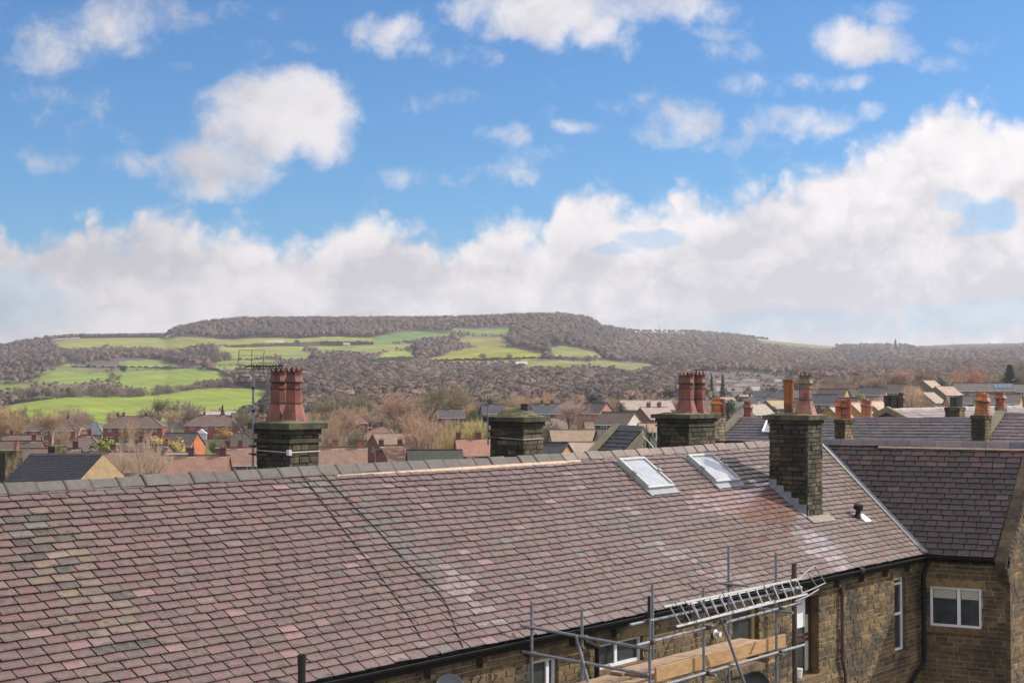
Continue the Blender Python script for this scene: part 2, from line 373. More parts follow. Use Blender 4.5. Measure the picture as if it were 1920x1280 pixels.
# wing roof
mb = MB()
LW = sqrt(YE ** 2 + (ZR - ZE) ** 2); dW = (UW * YE + Z3 * (ZE - ZR)) / LW
kw = XE / LW
BG = -13.17
slates(mb, WQ(0, 0, ZR), VW, dW, nW, 7.5, LW, .165, .30, wing_col, clips=[(-1, kw, -.05), (float(VW @ V3), float(dW @ V3), BG - .28 - float(T0 @ V3))], sag=.006)
def onBG(y, z):       # point of the wing section y where it meets the gable plane
    x = (BG - float(T0 @ V3) - y * float(UW @ V3)) / float(VW @ V3); return WQ(x, y, z)
mb.poly([WQ(0, 0, ZR) - nW * .03, WQ(XE, YE, ZE) - nW * .03, onBG(YE, ZE) - nW * .03, onBG(0, ZR) - nW * .03][::-1], (.05, .04, .04))
mb.poly([WQ(-3, 0, ZR) - Z3 * .03, onBG(0, ZR) - Z3 * .03, onBG(-YE, ZE), WQ(-3, -YE, ZE)][::-1], (.14, .11, .12))
mb.build('wing_roof', SLATE2, main)['label'] = 'dark slate roof of the wing in shade'
# valley
mb = MB()
va, vb = W(AV, BR, ZR), W(AE, BE, ZE); vd = (vb - va) / np.linalg.norm(vb - va)
s1 = np.cross(nM, vd); s1 = s1 if s1 @ U3 < 0 else -s1
s2 = np.cross(nW, vd); s2 = s2 if s2 @ V3 > 0 else -s2
for i in range(10):
    a, b = va + (vb - va) * i / 10, va + (vb - va) * (i + 1) / 10
    mb.poly([a + nM * .05, b + nM * .05, b + s1 * .13 + nM * .045, a + s1 * .13 + nM * .045], jit((.24, .245, .25), .1))
    mb.poly([a + nM * .05, b + nM * .05, b + s2 * .07 + nW * .045, a + s2 * .07 + nW * .045][::-1], jit((.25, .27, .3), .1))
    mb.cbox((a + b) / 2 + s1 * .13 + nM * .035, (b - a) / 2, s1 * .02, nM * .022, jit((.30, .27, .245), .1))
mb.build('valley_flashing', mat('valley_lead', (1, 1, 1), attr=True, rough=.6, var=.2, vs=6, bump=.3), main)

# ------------------------------------------------------------------ walls
stcol = lambda: jit(random.choice([(.27, .20, .105), (.23, .165, .09), (.19, .14, .08), (.31, .23, .13), (.14, .105, .065), (.25, .19, .115)]), .18)
def blocks(mb, O, du, n, L, z0, z1, opens=(), colf=stcol, ch=.108, bw=(.2, .38), gap=.015, proud=.016, xr=None):
    z = z0; r = 0
    while z < z1 - .03:
        h = ch * rnd(.85, 1.15); zt = min(z + h, z1)
        x = -rnd(0, .3)
        lo, hi = (0, L) if xr is None else xr((z + zt) / 2)
        while x < L:
            w = rnd(*bw); xa, xb = max(x + gap / 2, lo), min(x + w - gap / 2, hi); x += w
            segs = [(xa, xb)] if xb - xa > .03 else []
            for (ox0, ox1, oz0, oz1) in opens:
                if (z + zt) / 2 > oz0 and (z + zt) / 2 < oz1:
                    ns = []
                    for (a, b) in segs:
                        if b <= ox0 or a >= ox1: ns.append((a, b))
                        else:
                            if ox0 - a > .03: ns.append((a, ox0))
                            if b - ox1 > .03: ns.append((ox1, b))
                    segs = ns
            for (a, b) in segs:
                pr = proud * rnd(.5, 1.4); c = colf()
                e = [rnd(-.004, .004) for _ in range(4)]
                q = [(a + e[0], z + gap / 2), (b + e[1], z + gap / 2 + e[2]), (b, zt - gap / 2), (a, zt - gap / 2 + e[3])]
                fr = [O + du * p[0] + Z3 * p[1] + n * pr for p in q]; bk = [O + du * (p[0]) + Z3 * p[1] for p in q]
                fi = [O + du * (p[0] + (.008 if i in (0, 3) else -.008)) + Z3 * (p[1] + (.006 if i < 2 else -.006)) + n * pr for i, p in enumerate(q)]
                fl = np.dot(np.cross(du, Z3), n) > 0
                mb.poly(fi if fl else fi[::-1], c)
                for i in range(4):
                    j = (i + 1) % 4
                    s_ = [bk[i], bk[j], fi[j], fi[i]]; mb.poly(s_ if fl else s_[::-1], c)
        z = zt
def backing(mb, O, du, n, L, z0, z1, opens=(), col=(1, 1, 1), mi=0):
    xs = sorted({0, L} | {max(0, min(L, o[i])) for o in opens for i in (0, 1)}); zs = sorted({z0, z1} | {max(z0, min(z1, o[i])) for o in opens for i in (2, 3)})
    fl = np.dot(np.cross(du, Z3), n) > 0
    for xa, xb in zip(xs[:-1], xs[1:]):
        for za, zb in zip(zs[:-1], zs[1:]):
            cx, cz = (xa + xb) / 2, (za + zb) / 2
            if any(o[0] < cx < o[1] and o[2] < cz < o[3] for o in opens): continue
            q = [O + du * xa + Z3 * za, O + du * xb + Z3 * za, O + du * xb + Z3 * zb, O + du * xa + Z3 * zb]
            mb.poly(q if fl else q[::-1], col, mi)
def window(parent, O, du, n, op, rev=.12, fw=.055, mull=(), trans=(), frame=WHITE, blind=None, blindmat=BLIND, sill=True, lintel=True, reveal=True, fd=.05, extras=None):
    x0, x1, z0, z1 = op
    fl = np.dot(np.cross(du, Z3), n) > 0
    f = MB(); g = MB(); P = O - n * rev
    def bar(mb_, xa, xb, za, zb, d0=0., d1=fd, c=(1, 1, 1)): mb_.box(P + du * xa + Z3 * za + n * d0, du * (xb - xa), Z3 * (zb - za), n * (d1 - d0), c)
    bar(f, x0, x0 + fw, z0, z1); bar(f, x1 - fw, x1, z0, z1)
    ys = [x0 + fw] + sorted(m for m in mull) + [x1 - fw]
    bar(f, x0 + fw, x1 - fw, z0, z0 + fw); bar(f, x0 + fw, x1 - fw, z1 - fw, z1)
    for m in mull: bar(f, m - fw * .7, m + fw * .7, z0 + fw, z1 - fw, 0, fd * .92)
    for t in trans:
        e = sorted([x0 + fw] + [m + s_ * fw * .7 for m in mull for s_ in (-1, 1)] + [x1 - fw])
        for i in range(0, len(e) - 1, 2): bar(f, e[i], e[i + 1], t - fw * .5, t + fw * .5, 0, fd * .85)
    fo = f.build('window', frame, parent)
    q = [P + du * (x0 + fw * .5) + Z3 * (z0 + fw * .5) + n * .015, P + du * (x1 - fw * .5) + Z3 * (z0 + fw * .5) + n * .015, P + du * (x1 - fw * .5) + Z3 * (z1 - fw * .5) + n * .015, P + du * (x0 + fw * .5) + Z3 * (z1 - fw * .5) + n * .015]
    g.poly(q if fl else q[::-1]); g.build('pane', GLASS, fo)
    if blind:
        b = MB()
        for (xa, xb, za, zb) in blind: bar(b, xa, xb, za, zb, .0165, .022)
        b.build('blind', blindmat, fo)
    if reveal:
        r = MB(); c = (.25, .18, .1)
        a = [O + du * x0 + Z3 * z0, O + du * x1 + Z3 * z0, O + du * x1 + Z3 * z1, O + du * x0 + Z3 * z1]
        for i in range(4):
            j = (i + 1) % 4; s_ = [a[i], a[j], a[j] - n * (rev + .01), a[i] - n * (rev + .01)]; r.poly(s_, c)
        r.build('reveal', STONE, parent)
    if lintel:
        m = MB(); m.box(O + du * (x0 - .12) + Z3 * (z1 + .003) - n * .05, du * (x1 - x0 + .24), Z3 * .2, n * .085, jit((.33, .25, .14), .1)); m.build('lintel', STONE, parent)
    if sill:
        m = MB(); m.box(O + du * (x0 - .12) + Z3 * (z0 - .15) - n * .1, du * (x1 - x0 + .24), Z3 * .147, n * .17, jit((.26, .19, .12), .1)); m.build('sill', STONE, parent)
    return fo
BW = BE - .22                      # main wall plane (b)
AW = AE + .22; YW = YE + .20; XW = float((W(AE, BW, 0) - T0) @ VW) - .1; XK = XG - .02
Ow = W(0, BW, 0)                   # x = a , z = z
def wop(px0, pt0, px1, pb1):       # opening from top-left px and bottom-right px on main wall
    p, q = onb(px0, pt0, BW), onb(px1, pb1, BW); return [A_(p), A_(q), float(q[2]), float(p[2])]
w1 = wop(998, 1240, 1046, 1290); w1[2] = w1[3] - 1.0
w2 = wop(1124, 1211, 1206, 1236); w2[3] = float(onb(1165, 1199, BW)[2]); w2[2] = float(onb(1165, 1247, BW)[2])
w3 = wop(1372, 1143, 1423, 1240); w3[3] = float(onb(1397, 1137, BW)[2]); w3[2] = w3[3] - 1.15
w4 = wop(1484, 1124, 1535, 1262); w4[3] = float(onb(1510, 1119, BW)[2])
w5 = wop(1676, 1084, 1699, 1216); w5[3] = float(onb(1688, 1083, BW)[2])
w0 = [11.5, 12.9, w1[2], w1[3]]; w0b = [14.1, 15.3, w1[2], w1[3]]
ops = [w0, w0b, w1, w2, w3, w4, w5]
wall = MB(); wm = MB()
lint = [(o[0] - .12, o[1] + .12, o[3], o[3] + .205) for o in ops] + [(o[0] - .12, o[1] + .12, o[2] - .152, o[2]) for o in ops]
ZG = -11.0
blocks(wall, Ow + U3 * 4, U3, V3, AW + .05 - 4, ZE - 4.2, ZE - .1, [(o[0] - 4, o[1] - 4, o[2], o[3]) for o in ops + lint])
wall.poly([W(4, BW + .01, ZG), W(AW, BW + .01, ZG), W(AW, BW + .01, ZE - 4.2), W(4, BW + .01, ZE - 4.2)], (.25, .19, .11))
for i, o in enumerate(ops):          # gritty back of terrace and left end keep it a closed block
    pass
wall.poly([W(4, BW, ZG), W(4, BW, ZE), W(4, BR, ZR - .1), W(4, BR - 5, ZE), W(4, BR - 5, ZG)], (.25, .19, .11))
wall.poly([W(4, BR - 5, ZG), W(4, BR - 5, ZE), W(AV + 5, BR - 5, ZE), W(AV + 5, BR - 5, ZG)], (.25, .19, .11))
wl = wall.build('wall', STONE, main)
backing(wm, Ow + U3 * 4, U3, V3, AW - 4, ZG, ZE, [(o[0] - 4, o[1] - 4, o[2], o[3]) for o in ops])
# wing wall (faces -u) and gable wall (faces v)
wg = MB()
Pg = WQ(0, YW, 0); onw = lambda px, py: onp(px, py, Pg, UW)
xw = lambda p_: float((p_ - T0) @ VW)
ww = [xw(onw(1744, 1096)), xw(onw(1840.5, 1179)), float(onw(1792, 1175)[2]), float(onw(1792, 1100.5)[2])]
Og = WQ(0, YW, 0)
lw = [(ww[0] - .12, ww[1] + .12, ww[3], ww[3] + .205), (ww[0] - .12, ww[1] + .12, ww[2] - .152, ww[2])]
dkst = lambda: jit(random.choice([(.22, .165, .10), (.18, .135, .085), (.25, .19, .12), (.14, .11, .075)]), .15)
blocks(wg, Og + VW * XW, VW, -UW, XK - XW, ZE - 4.2, ZE - .05, [(o[0] - XW, o[1] - XW, o[2], o[3]) for o in [ww] + lw], colf=dkst)
backing(wm, Og + VW * XW, VW, -UW, XK - XW, ZG, ZE, [(ww[0] - XW, ww[1] - XW, ww[2], ww[3])])
AG = A_(onBG(YW, 0)); GW = A_(onBG(-YW, 0)) - AG; PU = 2 * (ZR - ZE) / GW; XK = xw(onBG(YW, 0))
def gx(z):
    if z <= ZE: return (0, GW)
    d = (z - ZE) / PU; return (d + .0, GW - d)
blocks(wg, W(AG, BG, 0), U3, V3, GW, ZE - 4.2, ZR + .25, [], xr=gx, bw=(.22, .42))
wm.poly([W(AG, BG, ZG), W(AG + GW, BG, ZG), W(AG + GW, BG, ZE + .1), W(AG + GW / 2, BG, ZR + .2), W(AG, BG, ZE + .1)])
wm.poly([W(AG + GW, BG, ZG), W(AG + GW, BG, ZE), WQ(-3, -YW, ZE), WQ(-3, -YW, ZG)])
z_ = ZE - 4.2
while z_ < ZE - .3:
    wg.box(W(AG - .012, BG - rnd(.2, .3), z_ + .01), U3 * rnd(.25, .4), V3 * .32, Z3 * .2, dkst()) if False else wg.box(W(AG - .03, BG - .10, z_ + .008), U3 * .16, V3 * .125, Z3 * .21, dkst()); z_ += .225
wg.build('wing_wall', STONE, main)
wm.build('mortar', MORTAR, wl)
# gable coping
mb = MB()
for (a0_, z0_, a1_, z1_) in ((AG - .26, ZE - .02, AG + GW / 2, ZR + .26), (AG + GW / 2, ZR + .26, AG + GW + .26, ZE - .02)):
    n_ = 6
    for i in range(n_):
        t0, t1 = i / n_, (i + 1) / n_ - .004
        p = W(a0_ + (a1_ - a0_) * t0, BG - .26, z0_ + (z1_ - z0_) * t0); q = W(a0_ + (a1_ - a0_) * t1, BG - .26, z0_ + (z1_ - z0_) * t1)
        mb.box(p - Z3 * .10, q - p, V3 * .30, Z3 * .06, jit((.22, .18, .12), .1))
        mb.box(p - Z3 * .30 + V3 * .015, q - p, V3 * .24, Z3 * .198, jit((.08, .07, .055), .1))
mb.build('gable_coping', STONE, main)
mb = MB(); mb.box(W(AG - .22, BG - .26, ZE - .40), U3 * .22, V3 * .30, Z3 * .15, (.10, .08, .055)); mb.box(W(AG - .12, BG - .24, ZE - .58), U3 * .12, V3 * .27, Z3 * .178, (.10, .08, .05)); mb.build('kneeler', STONE, main)

window(main, Ow, U3, V3, w1, mull=[w1[0] + .5]); window(main, Ow, U3, V3, w0, mull=[w0[0] + .7]); window(main, Ow, U3, V3, w0b)
fo2 = window(main, Ow, U3, V3, w2, mull=[(w2[0] + w2[1]) / 2 - .08])
window(main, Ow, U3, V3, w3, frame=FRAMEY, fw=.12, rev=.14)
w4h = w4[3] - w4[2]
fo4 = window(main, Ow, U3, V3, w4, rev=.22, frame=FRAMEB, fw=.06, trans=[w4[2] + w4h * .44, w4[2] + w4h * .5], blind=[(w4[0] + .08, w4[1] - .22, w4[3] - w4h * .40, w4[3] - .07)], blindmat=WBLIND)
mb = MB(); mb.box(Ow - V3 * .215 + U3 * (w4[1] - .24) + Z3 * (w4[2] + .07), U3 * .16, Z3 * (w4h - .5), V3 * .012, (1, 1, 1)); mb.build('curtain', mat('cream_curtain', (.42, .38, .29), rough=.9, var=.15, vs=6), fo4)
fo5 = window(main, Ow, U3, V3, w5, rev=.14, trans=[w5[2] + (w5[3] - w5[2]) * .5, w5[3] - .14])
fow = window(main, Og, VW, -UW, ww, rev=.06, mull=[ww[0] + (ww[1] - ww[0]) * .56], blind=[(ww[0] + .07, ww[0] + (ww[1] - ww[0]) * .56 - .06, ww[3] - .28, ww[3] - .06), (ww[0] + (ww[1] - ww[0]) * .56 + .06, ww[1] - .07, ww[3] - .28, ww[3] - .06)])
# pots on sill inside tall window
for k, dx in enumerate((.13, .42)):
    m = MB(); c = W(w4[0] + dx + .05, BW - .1, w4[2] + .01); m.lathe(c, [(.07, 0), (.09, .17), (.095, .17), (.095, .19), (.08, .19)], 12)
    po = m.build('plant_pot', WHITE, None, c); tag(po, ['left one of the two white pots on the sill of the tall sash window', 'right one of the two white pots on the sill of the tall sash window'][k], 'plant pot', 'white pots on the window sill')

# gutter + corbels
mb = MB()
def gutter(mb, P0, P1, out, r=.065):
    d = P1 - P0
    n_ = 7; ring = [(cos(pi + pi * i / (n_ - 1)) * r, sin(pi + pi * i / (n_ - 1)) * r) for i in range(n_)]
    for i in range(n_ - 1):
        a, b = ring[i], ring[i + 1]
        mb.poly([P0 + out * a[0] + Z3 * a[1], P1 + out * a[0] + Z3 * a[1], P1 + out * b[0] + Z3 * b[1], P0 + out * b[0] + Z3 * b[1]])
        mb.poly([P0 + out * a[0] * .88 + Z3 * a[1] * .88, P0 + out * b[0] * .88 + Z3 * b[1] * .88, P1 + out * b[0] * .88 + Z3 * b[1] * .88, P1 + out * a[0] * .88 + Z3 * a[1] * .88])
    for s_ in (-1, 1): mb.tube(P0 + out * r * s_, P1 + out * r * s_, .009, n=6)
gutter(mb, W(4, BE + .03, ZE - .03), W(30.4, BE + .03, ZE - .045), V3); mb.tube(W(30.32, BE + .03, ZE - .07), W(30.48, BE + .03, ZE - .07), .085, n=10)
gutter(mb, W(30.42, BE + .03, ZE - .045), W(AE + .05, BE + .03, ZE - .05), V3, .06)
gutter(mb, WQ(XE - .1, YE - .03, ZE - .05), WQ(XK - .32, YE - .03, ZE - .04), -UW)
mb.box(W(4, BW + .03, ZE - .20), U3 * (AE - 4), V3 * .12, Z3 * .14); mb.box(WQ(XE, YE + .07, ZE - .18), UW * .11, VW * (XK - XE - .05), Z3 * .12)
mb.build('gutter', BLACKPAINT, main)
for i, a in enumerate(np.arange(9.2, 33.8, 1.2)):
    m = MB(); m.box(W(a, BW, ZE - .36), U3 * .11, V3 * .15, Z3 * .155, jit((.10, .075, .05), .2)); m.build('corbel', STONE, main)
# downpipes
def pipe(name, pts, r, m_, collars=True):
    m = MB(); m.path(pts, r, 10)
    for a, b in zip(pts[:-1], pts[1:]):
        m.lathe(b, [(r * 1.02, -r * .5), (r * 1.02, r * .5)], 8)
        d = np.linalg.norm(b - a)
        if collars and d > 1.2:
            for t in np.arange(.3, d, 1.3):
                c = a + (b - a) / d * t; m.tube(c - (b - a) / d * .045, c + (b - a) / d * .045, r * 1.25, n=10)
    return m.build(name, m_, main)
c_ = lambda px, py, off=.08: onb(px, py, BW + off)
pa = A_(c_(1734, 1100, .16)) + .10; BWp = BW + .08
pipe('downpipe', [W(pa - .12, BE + .03, ZE - .1), W(pa - .12, BE + .02, ZE - .25), W(pa - .20, BWp + .09, ZE - .50), W(pa - .20, BWp + .09, float(c_(1733, 1235)[2])), W(pa - .80, BWp + .05, float(c_(1700, 1278)[2])), W(pa - .83, BWp + .05, -7.8)], .052, BLACKPAINT)
q = c_(1579, 1090); pipe('downpipe', [W(A_(q), BW + .08, ZE - .2), W(A_(q), BW + .08, float(c_(1580, 1236)[2])), W(A_(q) + .13, BW + .08, float(c_(1586, 1262)[2])), W(A_(q) + .13, BW + .08, -8)], .042, BROWNP)
q = onb(1489, 1055, BE + .16); pipe('soil_pipe', [W(A_(q), BE + .16, float(q[2])), W(A_(q), BE + .16, -9)], .052, BROWNP)
q = onb(566, 1228, BE + .13); m = MB(); m.tube(q, W(A_(q), BE + .13, -9), .053, n=14, cap=False); m.lathe(q - Z3 * .09, [(.060, 0), (.060, .1), (.05, .1), (.05, .04)], 14); m.build('vent_pipe', BLACKP, main)
q = c_(1121, 1212, .12); pipe('downpipe', [c_(1093, 1200, .24), W(A_(q) - .02, BW + .12, float(q[2])), W(A_(q), BW + .1, float(c_(1121, 1262)[2])), W(A_(q), BW + .1, -8)], .045, BLACKPAINT, False)
q = c_(1700, 1085, .06)

# rooflights
def rooflight(TL, TR, BR_, BL, idx):
    p = [roofpt(*c, .0) for c in (TL, TR, BR_, BL)]
    a0 = (A_(p[0]) + A_(p[3])) / 2; a1 = (A_(p[1]) + A_(p[2])) / 2; b0 = (B_(p[0]) + B_(p[1])) / 2; b1 = (B_(p[2]) + B_(p[3])) / 2
    def R(a, b, h): return W(a, b, roof_z(b)) + nM * h
    d_ = (W(0, 1, -PM)); d_ = d_ / np.linalg.norm(d_)
    Ls = (b1 - b0) * sqrt(1 + PM * PM); wd = a1 - a0
    O = R(a0, b0, .02); fw = .066; H = .115
    m = MB(); cF = (.36, .36, .345)
    for (x, s_, w_, l_) in ((0, 0, wd, fw), (0, Ls - fw, wd, fw), (0, fw, fw, Ls - 2 * fw), (wd - fw, fw, fw, Ls - 2 * fw)):
        m.box(O + U3 * x + d_ * s_, U3 * w_, d_ * l_, nM * (H if l_ != fw or s_ == 0 else H * .8), cF)
    m.box(O - U3 * .03 + d_ * Ls * .46, U3 * .08, d_ * .08, nM * (H + .03), (.3, .3, .3)); m.box(O + U3 * (wd - .05) + d_ * Ls * .46, U3 * .08, d_ * .08, nM * (H + .03), (.3, .3, .3))
    w = m.build('rooflight', mat('rooflight_frame', (1, 1, 1), attr=True, rough=.5, var=.12, vs=8), main)
    w['label'] = ['rooflight nearer the camera, left of the other', 'rooflight next to the tall chimney'][idx]
    g = MB(); Q = [O + U3 * fw * .9 + d_ * fw * .9 + nM * .085, O + U3 * (wd - fw * .9) + d_ * fw * .9 + nM * .085, O + U3 * (wd - fw * .9) + d_ * (Ls - fw * .9) + nM * .085, O + U3 * fw * .9 + d_ * (Ls - fw * .9) + nM * .085]
    g.poly(Q[::-1] if np.dot(np.cross(Q[1] - Q[0], Q[2] - Q[0]), nM) < 0 else Q); g.build('pane', ROOFGLASS, w)
    f = MB(); e = .065
    for (x, s_, w_, l_) in ((-e, -.03, e - .004, Ls + .06 + .16), (wd + .004, -.06, e - .004, Ls + .06 + .16), (-.001, Ls + .004, wd + .002, .156)):
        f.box(O + U3 * x + d_ * s_, U3 * w_, d_ * l_, nM * .032, (1, 1, 1))
    f.build('flashing', LEAD, w)
rooflight((1155, 868), (1203, 864), (1260, 917), (1213, 922), 0)
rooflight((1285, 860), (1330, 857), (1383, 905), (1340, 910), 1)

# ------------------------------------------------------------------ chimney pots
OR = (.42, .15, .075); RD = (.27, .095, .065); PK = (.36, .17, .125)
def pot_crown(P, h, c, parent, r=1., rot=.39, top=None):
    m = MB(); k = h
    c2 = tuple(x * .62 for x in c); ct = top or tuple(x * .75 for x in c)
    prof = [(.268, 0), (.250, .02), (.152, .345), (.168, .35), (.168, .365), (.150, .37), (.146, .60), (.165, .605), (.165, .62), (.142, .625), (.138, .71), (.178, .725), (.178, .745), (.150, .82), (.141, .865), (.154, .87), (.154, .885), (.140, .89), (.149, .908)]
    cols = [c, c, c2, c2, c2, c, c2, c2, c2, ct, ct, ct, ct, ct, ct, c2, ct, ct]
    m.lathe(P, [(a * r * h, b * h) for a, b in prof], 8, cols, rot=rot, cap=False)
    m.lathe(P, [(.1 * h * r, .9 * h), (.11 * h * r, .9 * h)], 8, (.01, .01, .01), rot=rot)
    n = 10
    for i in range(n):
        a0, a1 = rot + 2 * pi * i / n, rot + 2 * pi * (i + 1) / n; am = (a0 + a1) / 2
        def q(a, rr, z): return P + np.array([cos(a) * rr * h * r, sin(a) * rr * h * r, z * h])
        A, B, T, Ai, Bi = q(a0, .149, .905), q(a1, .149, .905), q(am, .176, 1.0), q(a0, .128, .905), q(a1, .128, .905)
        m.poly([A, B, T], ct); m.poly([Bi, Ai, T], ct); m.poly([A, T, Ai], ct); m.poly([B, Bi, T], ct)
    return m.build('chimney_pot', TERRA, parent)
def pot_plain(P, h, c, parent, r=.11, lip=.0, tap=.9):
    m = MB(); m.lathe(P, [(r * tap, 0), (r, h * .93), (r * 1.1, h * .94), (r * 1.1, h), (r * .85, h), (r * .85, h * .9)], 16, [c, c, c, tuple(x * .5 for x in c), (.02, .015, .015)], cap=False)
    m.lathe(P, [(r * .7, h * .85), (r * .86, h * .85)], 16, (.01, .01, .01))
    return m.build('chimney_pot', TERRA, parent, smooth=False)
def pot_small(P, h, c, parent, r=.13, hat=True):
    m = MB(); prof = [(r * 1.25, 0), (r, .25 * h), (r * 1.12, .27 * h), (r * .98, .31 * h), (r * .98, .6 * h), (r * 1.3, .64 * h), (r * .85, .84 * h), (r * .95, .88 * h)]
    prof += [(r * .9, h), (r * .6, h)] if hat else [(r * .8, .92 * h), (r * .8, .9 * h)]
    m.lathe(P, prof, 8, [c, tuple(x * .6 for x in c), c, c, tuple(x * .7 for x in c)] + [c] * (len(prof) - 6), rot=.3)
    return m.build('chimney_pot', TERRA, parent)
sootshade = lambda: jit(random.choice([(.085, .07, .042), (.055, .048, .034), (.11, .088, .055), (.035, .033, .026)]), .25)  # sooty stones painted darker for the shaded faces
sootlit = lambda: jit(random.choice([(.17, .135, .08), (.12, .10, .06), (.15, .12, .07), (.075, .065, .045)]), .25)  # same stones painted lighter for the sunward faces
def stack(label_, parent, a0, a1, b0, b1, zb, zt, cap=.055, big=True, bands=(), rough=1., colL=sootshade, colR=sootlit, name='chimney', ch=.105):
    top_level = parent is None
    if top_level: raise ValueError
    m = MB()
    kw_ = dict(ch=ch, bw=(.18, .38), gap=.010, proud=.02 * rough)
    ztop = zt - (.20 if big else .12)
    m.box(W(a0 + .012, b0 + .012, zb), U3 * (a1 - a0 - .024), V3 * (b1 - b0 - .024), Z3 * (ztop - zb), (.05, .045, .03))
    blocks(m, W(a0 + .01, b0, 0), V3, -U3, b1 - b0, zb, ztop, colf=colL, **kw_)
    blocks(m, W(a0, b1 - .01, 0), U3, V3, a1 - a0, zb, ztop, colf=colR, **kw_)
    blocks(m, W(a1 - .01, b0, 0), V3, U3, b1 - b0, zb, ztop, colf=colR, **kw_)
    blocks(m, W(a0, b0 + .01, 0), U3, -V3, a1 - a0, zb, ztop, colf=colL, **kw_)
    ch_ = m.build(name, SOOT, parent)
    if label_: ch_['label'] = label_
    m = MB()
    def slab(e, z0, z1, c):
        m.box(W(a0 - e, b0 - e, z0), U3 * (a1 - a0 + 2 * e), V3 * (b1 - b0 + 2 * e), Z3 * (z1 - z0), c)
    if big:
        slab(.035, ztop + .002, ztop + .095, jit((.075, .068, .045))); slab(.035 + cap + .03, ztop + .097, zt, jit((.10, .095, .055)))
    else: slab(.03, ztop + .002, zt, jit((.14, .14, .07)))
    for (bz, bh, be_) in bands: slab(be_, bz, bz + bh, jit((.09, .085, .05)))
    m.build('cap', SOOT, ch_)
    m = MB(); e = cap if big else 0.
    e0, e1 = e + .05, -.16
    r0 = [W(a0 - e0, b0 - e0, zt), W(a1 + e0, b0 - e0, zt), W(a1 + e0, b1 + e0, zt), W(a0 - e0, b1 + e0, zt)]
    N_ = 10; hh = .055 if big else .05
    def top(i, j): 
        x, y = i / N_, j / N_; q = min(x, 1 - x, y, 1 - y); h = hh * min(1, q * 3.2) ** .8 + (rnd(-.012, .012) if 0 < q else 0)
        return W(a0 - e0 + (a1 - a0 + 2 * e0) * x, b0 - e0 + (b1 - b0 + 2 * e0) * y, zt + .003 + h)
    G = [[top(i, j) for j in range(N_ + 1)] for i in range(N_ + 1)]
    for i in range(N_):
        for j in range(N_): m.poly([G[i][j], G[i + 1][j], G[i + 1][j + 1], G[i][j + 1]][::-1])
    m.build('flaunching', MOSS, ch_, smooth=True)
    return ch_, zt + hh * .6
def stack_px(label_, parent, cpx, lpx, rpx, ytop, ybot, b1=None, a0=None, **k):
    """corner, left edge and right edge columns of the shaft; top of cap row at the corner"""
    if a0 is None: a0 = A_(onb(cpx, ytop, b1))
    if b1 is None: b1 = B_(ona(cpx, ytop, a0))
    b0 = B_(ona(lpx, ytop, a0)); a1 = A_(onb(rpx, ytop, b1)); zt = float(onb(cpx, ytop, b1)[2]); zb = float(onb(cpx, ybot, b1)[2])
    c, zp = stack(label_, parent, a0, a1, b0, b1, zb, zt, **k)
    return c, zp, (a0, a1, b0, b1, zt)
# tall chimney on the near slope
bp = roofpt(1512.5, 970)
c4, zp, (a0, a1, b0, b1, zt) = stack_px('tall chimney standing on the near slope below the ridge, with one plain and one crowned pot', main, 1512.5, 1443, 1540.5, 779, 985, b1=B_(bp), bands=((ZR + .27, .05, .03),), rough=1.5)
PC4 = (a0, a1, b0, b1, zt)
ym = (b0 + b1) / 2; am = (a0 + a1) / 2
q = onb(1510, 768, ym + .2)
pot_crown(W(am, B_(onb(1510, 768, ym)) , zp - .03) * 1., .80, PK, c4, r=.92, top=(.20, .15, .10)) if False else None
def potpos(px, zp, am):
    p = ona(px, 760, am); return W(am, B_(p), zp - .03)
pot_crown(potpos(1510.5, zp, am), float(ona(1510, 697, am)[2]) - zp + .03, PK, c4, r=1.05, top=(.20, .16, .11))
pot_plain(potpos(1479, zp, am), float(ona(1479, 711, am)[2]) - zp + .03, (.34, .12, .035), c4, r=.125)
# stepped lead flashing on its left face
m = MB(); n_ = 5
for i in range(n_):
    t0 = b0 + (b1 - b0) * i / n_; t1 = b0 + (b1 - b0) * (i + 1) / n_
    zt_ = roof_z(t0) + .16; m.box(W(a0 - .035, t0 + .004, roof_z(t1) + .02), -U3 * .006, V3 * (t1 - t0 - .006), Z3 * (zt_ - roof_z(t1) - .02))
m.box(W(a0 - .03, b1 + .036, roof_z(b1) - .02), U3 * .02, V3 * .008, Z3 * .2)
for i in range(4):
    t0, t1 = b0 + (b1 - b0) * i / 4, b0 + (b1 - b0) * (i + 1) / 4
    P = [W(a0 - .04, t0, roof_z(t0)) + nM * .05, W(a0 - .16, t0, roof_z(t0)) + nM * .046, W(a0 - .16, t1, roof_z(t1)) + nM * .046, W(a0 - .04, t1, roof_z(t1)) + nM * .05]; m.poly(P)
m.build('step_flashing', LEAD, c4)
m = MB(); m.poly([W(a0 - .15, b1 + .03, roof_z(b1 + .03)) + nM * .06, W(a0 - .1, b1 + .2, roof_z(b1 + .2)) + nM * .055, W(a1 + .25, b1 + .22, roof_z(b1 + .22)) + nM * .055, W(a1 + .2, b1 + .03, roof_z(b1 + .03)) + nM * .06], (.42, .34, .27)); m.build('apron', mat('apron_mortar', (.24, .20, .165), rough=.9, var=.2, vs=12, bump=.5), c4)
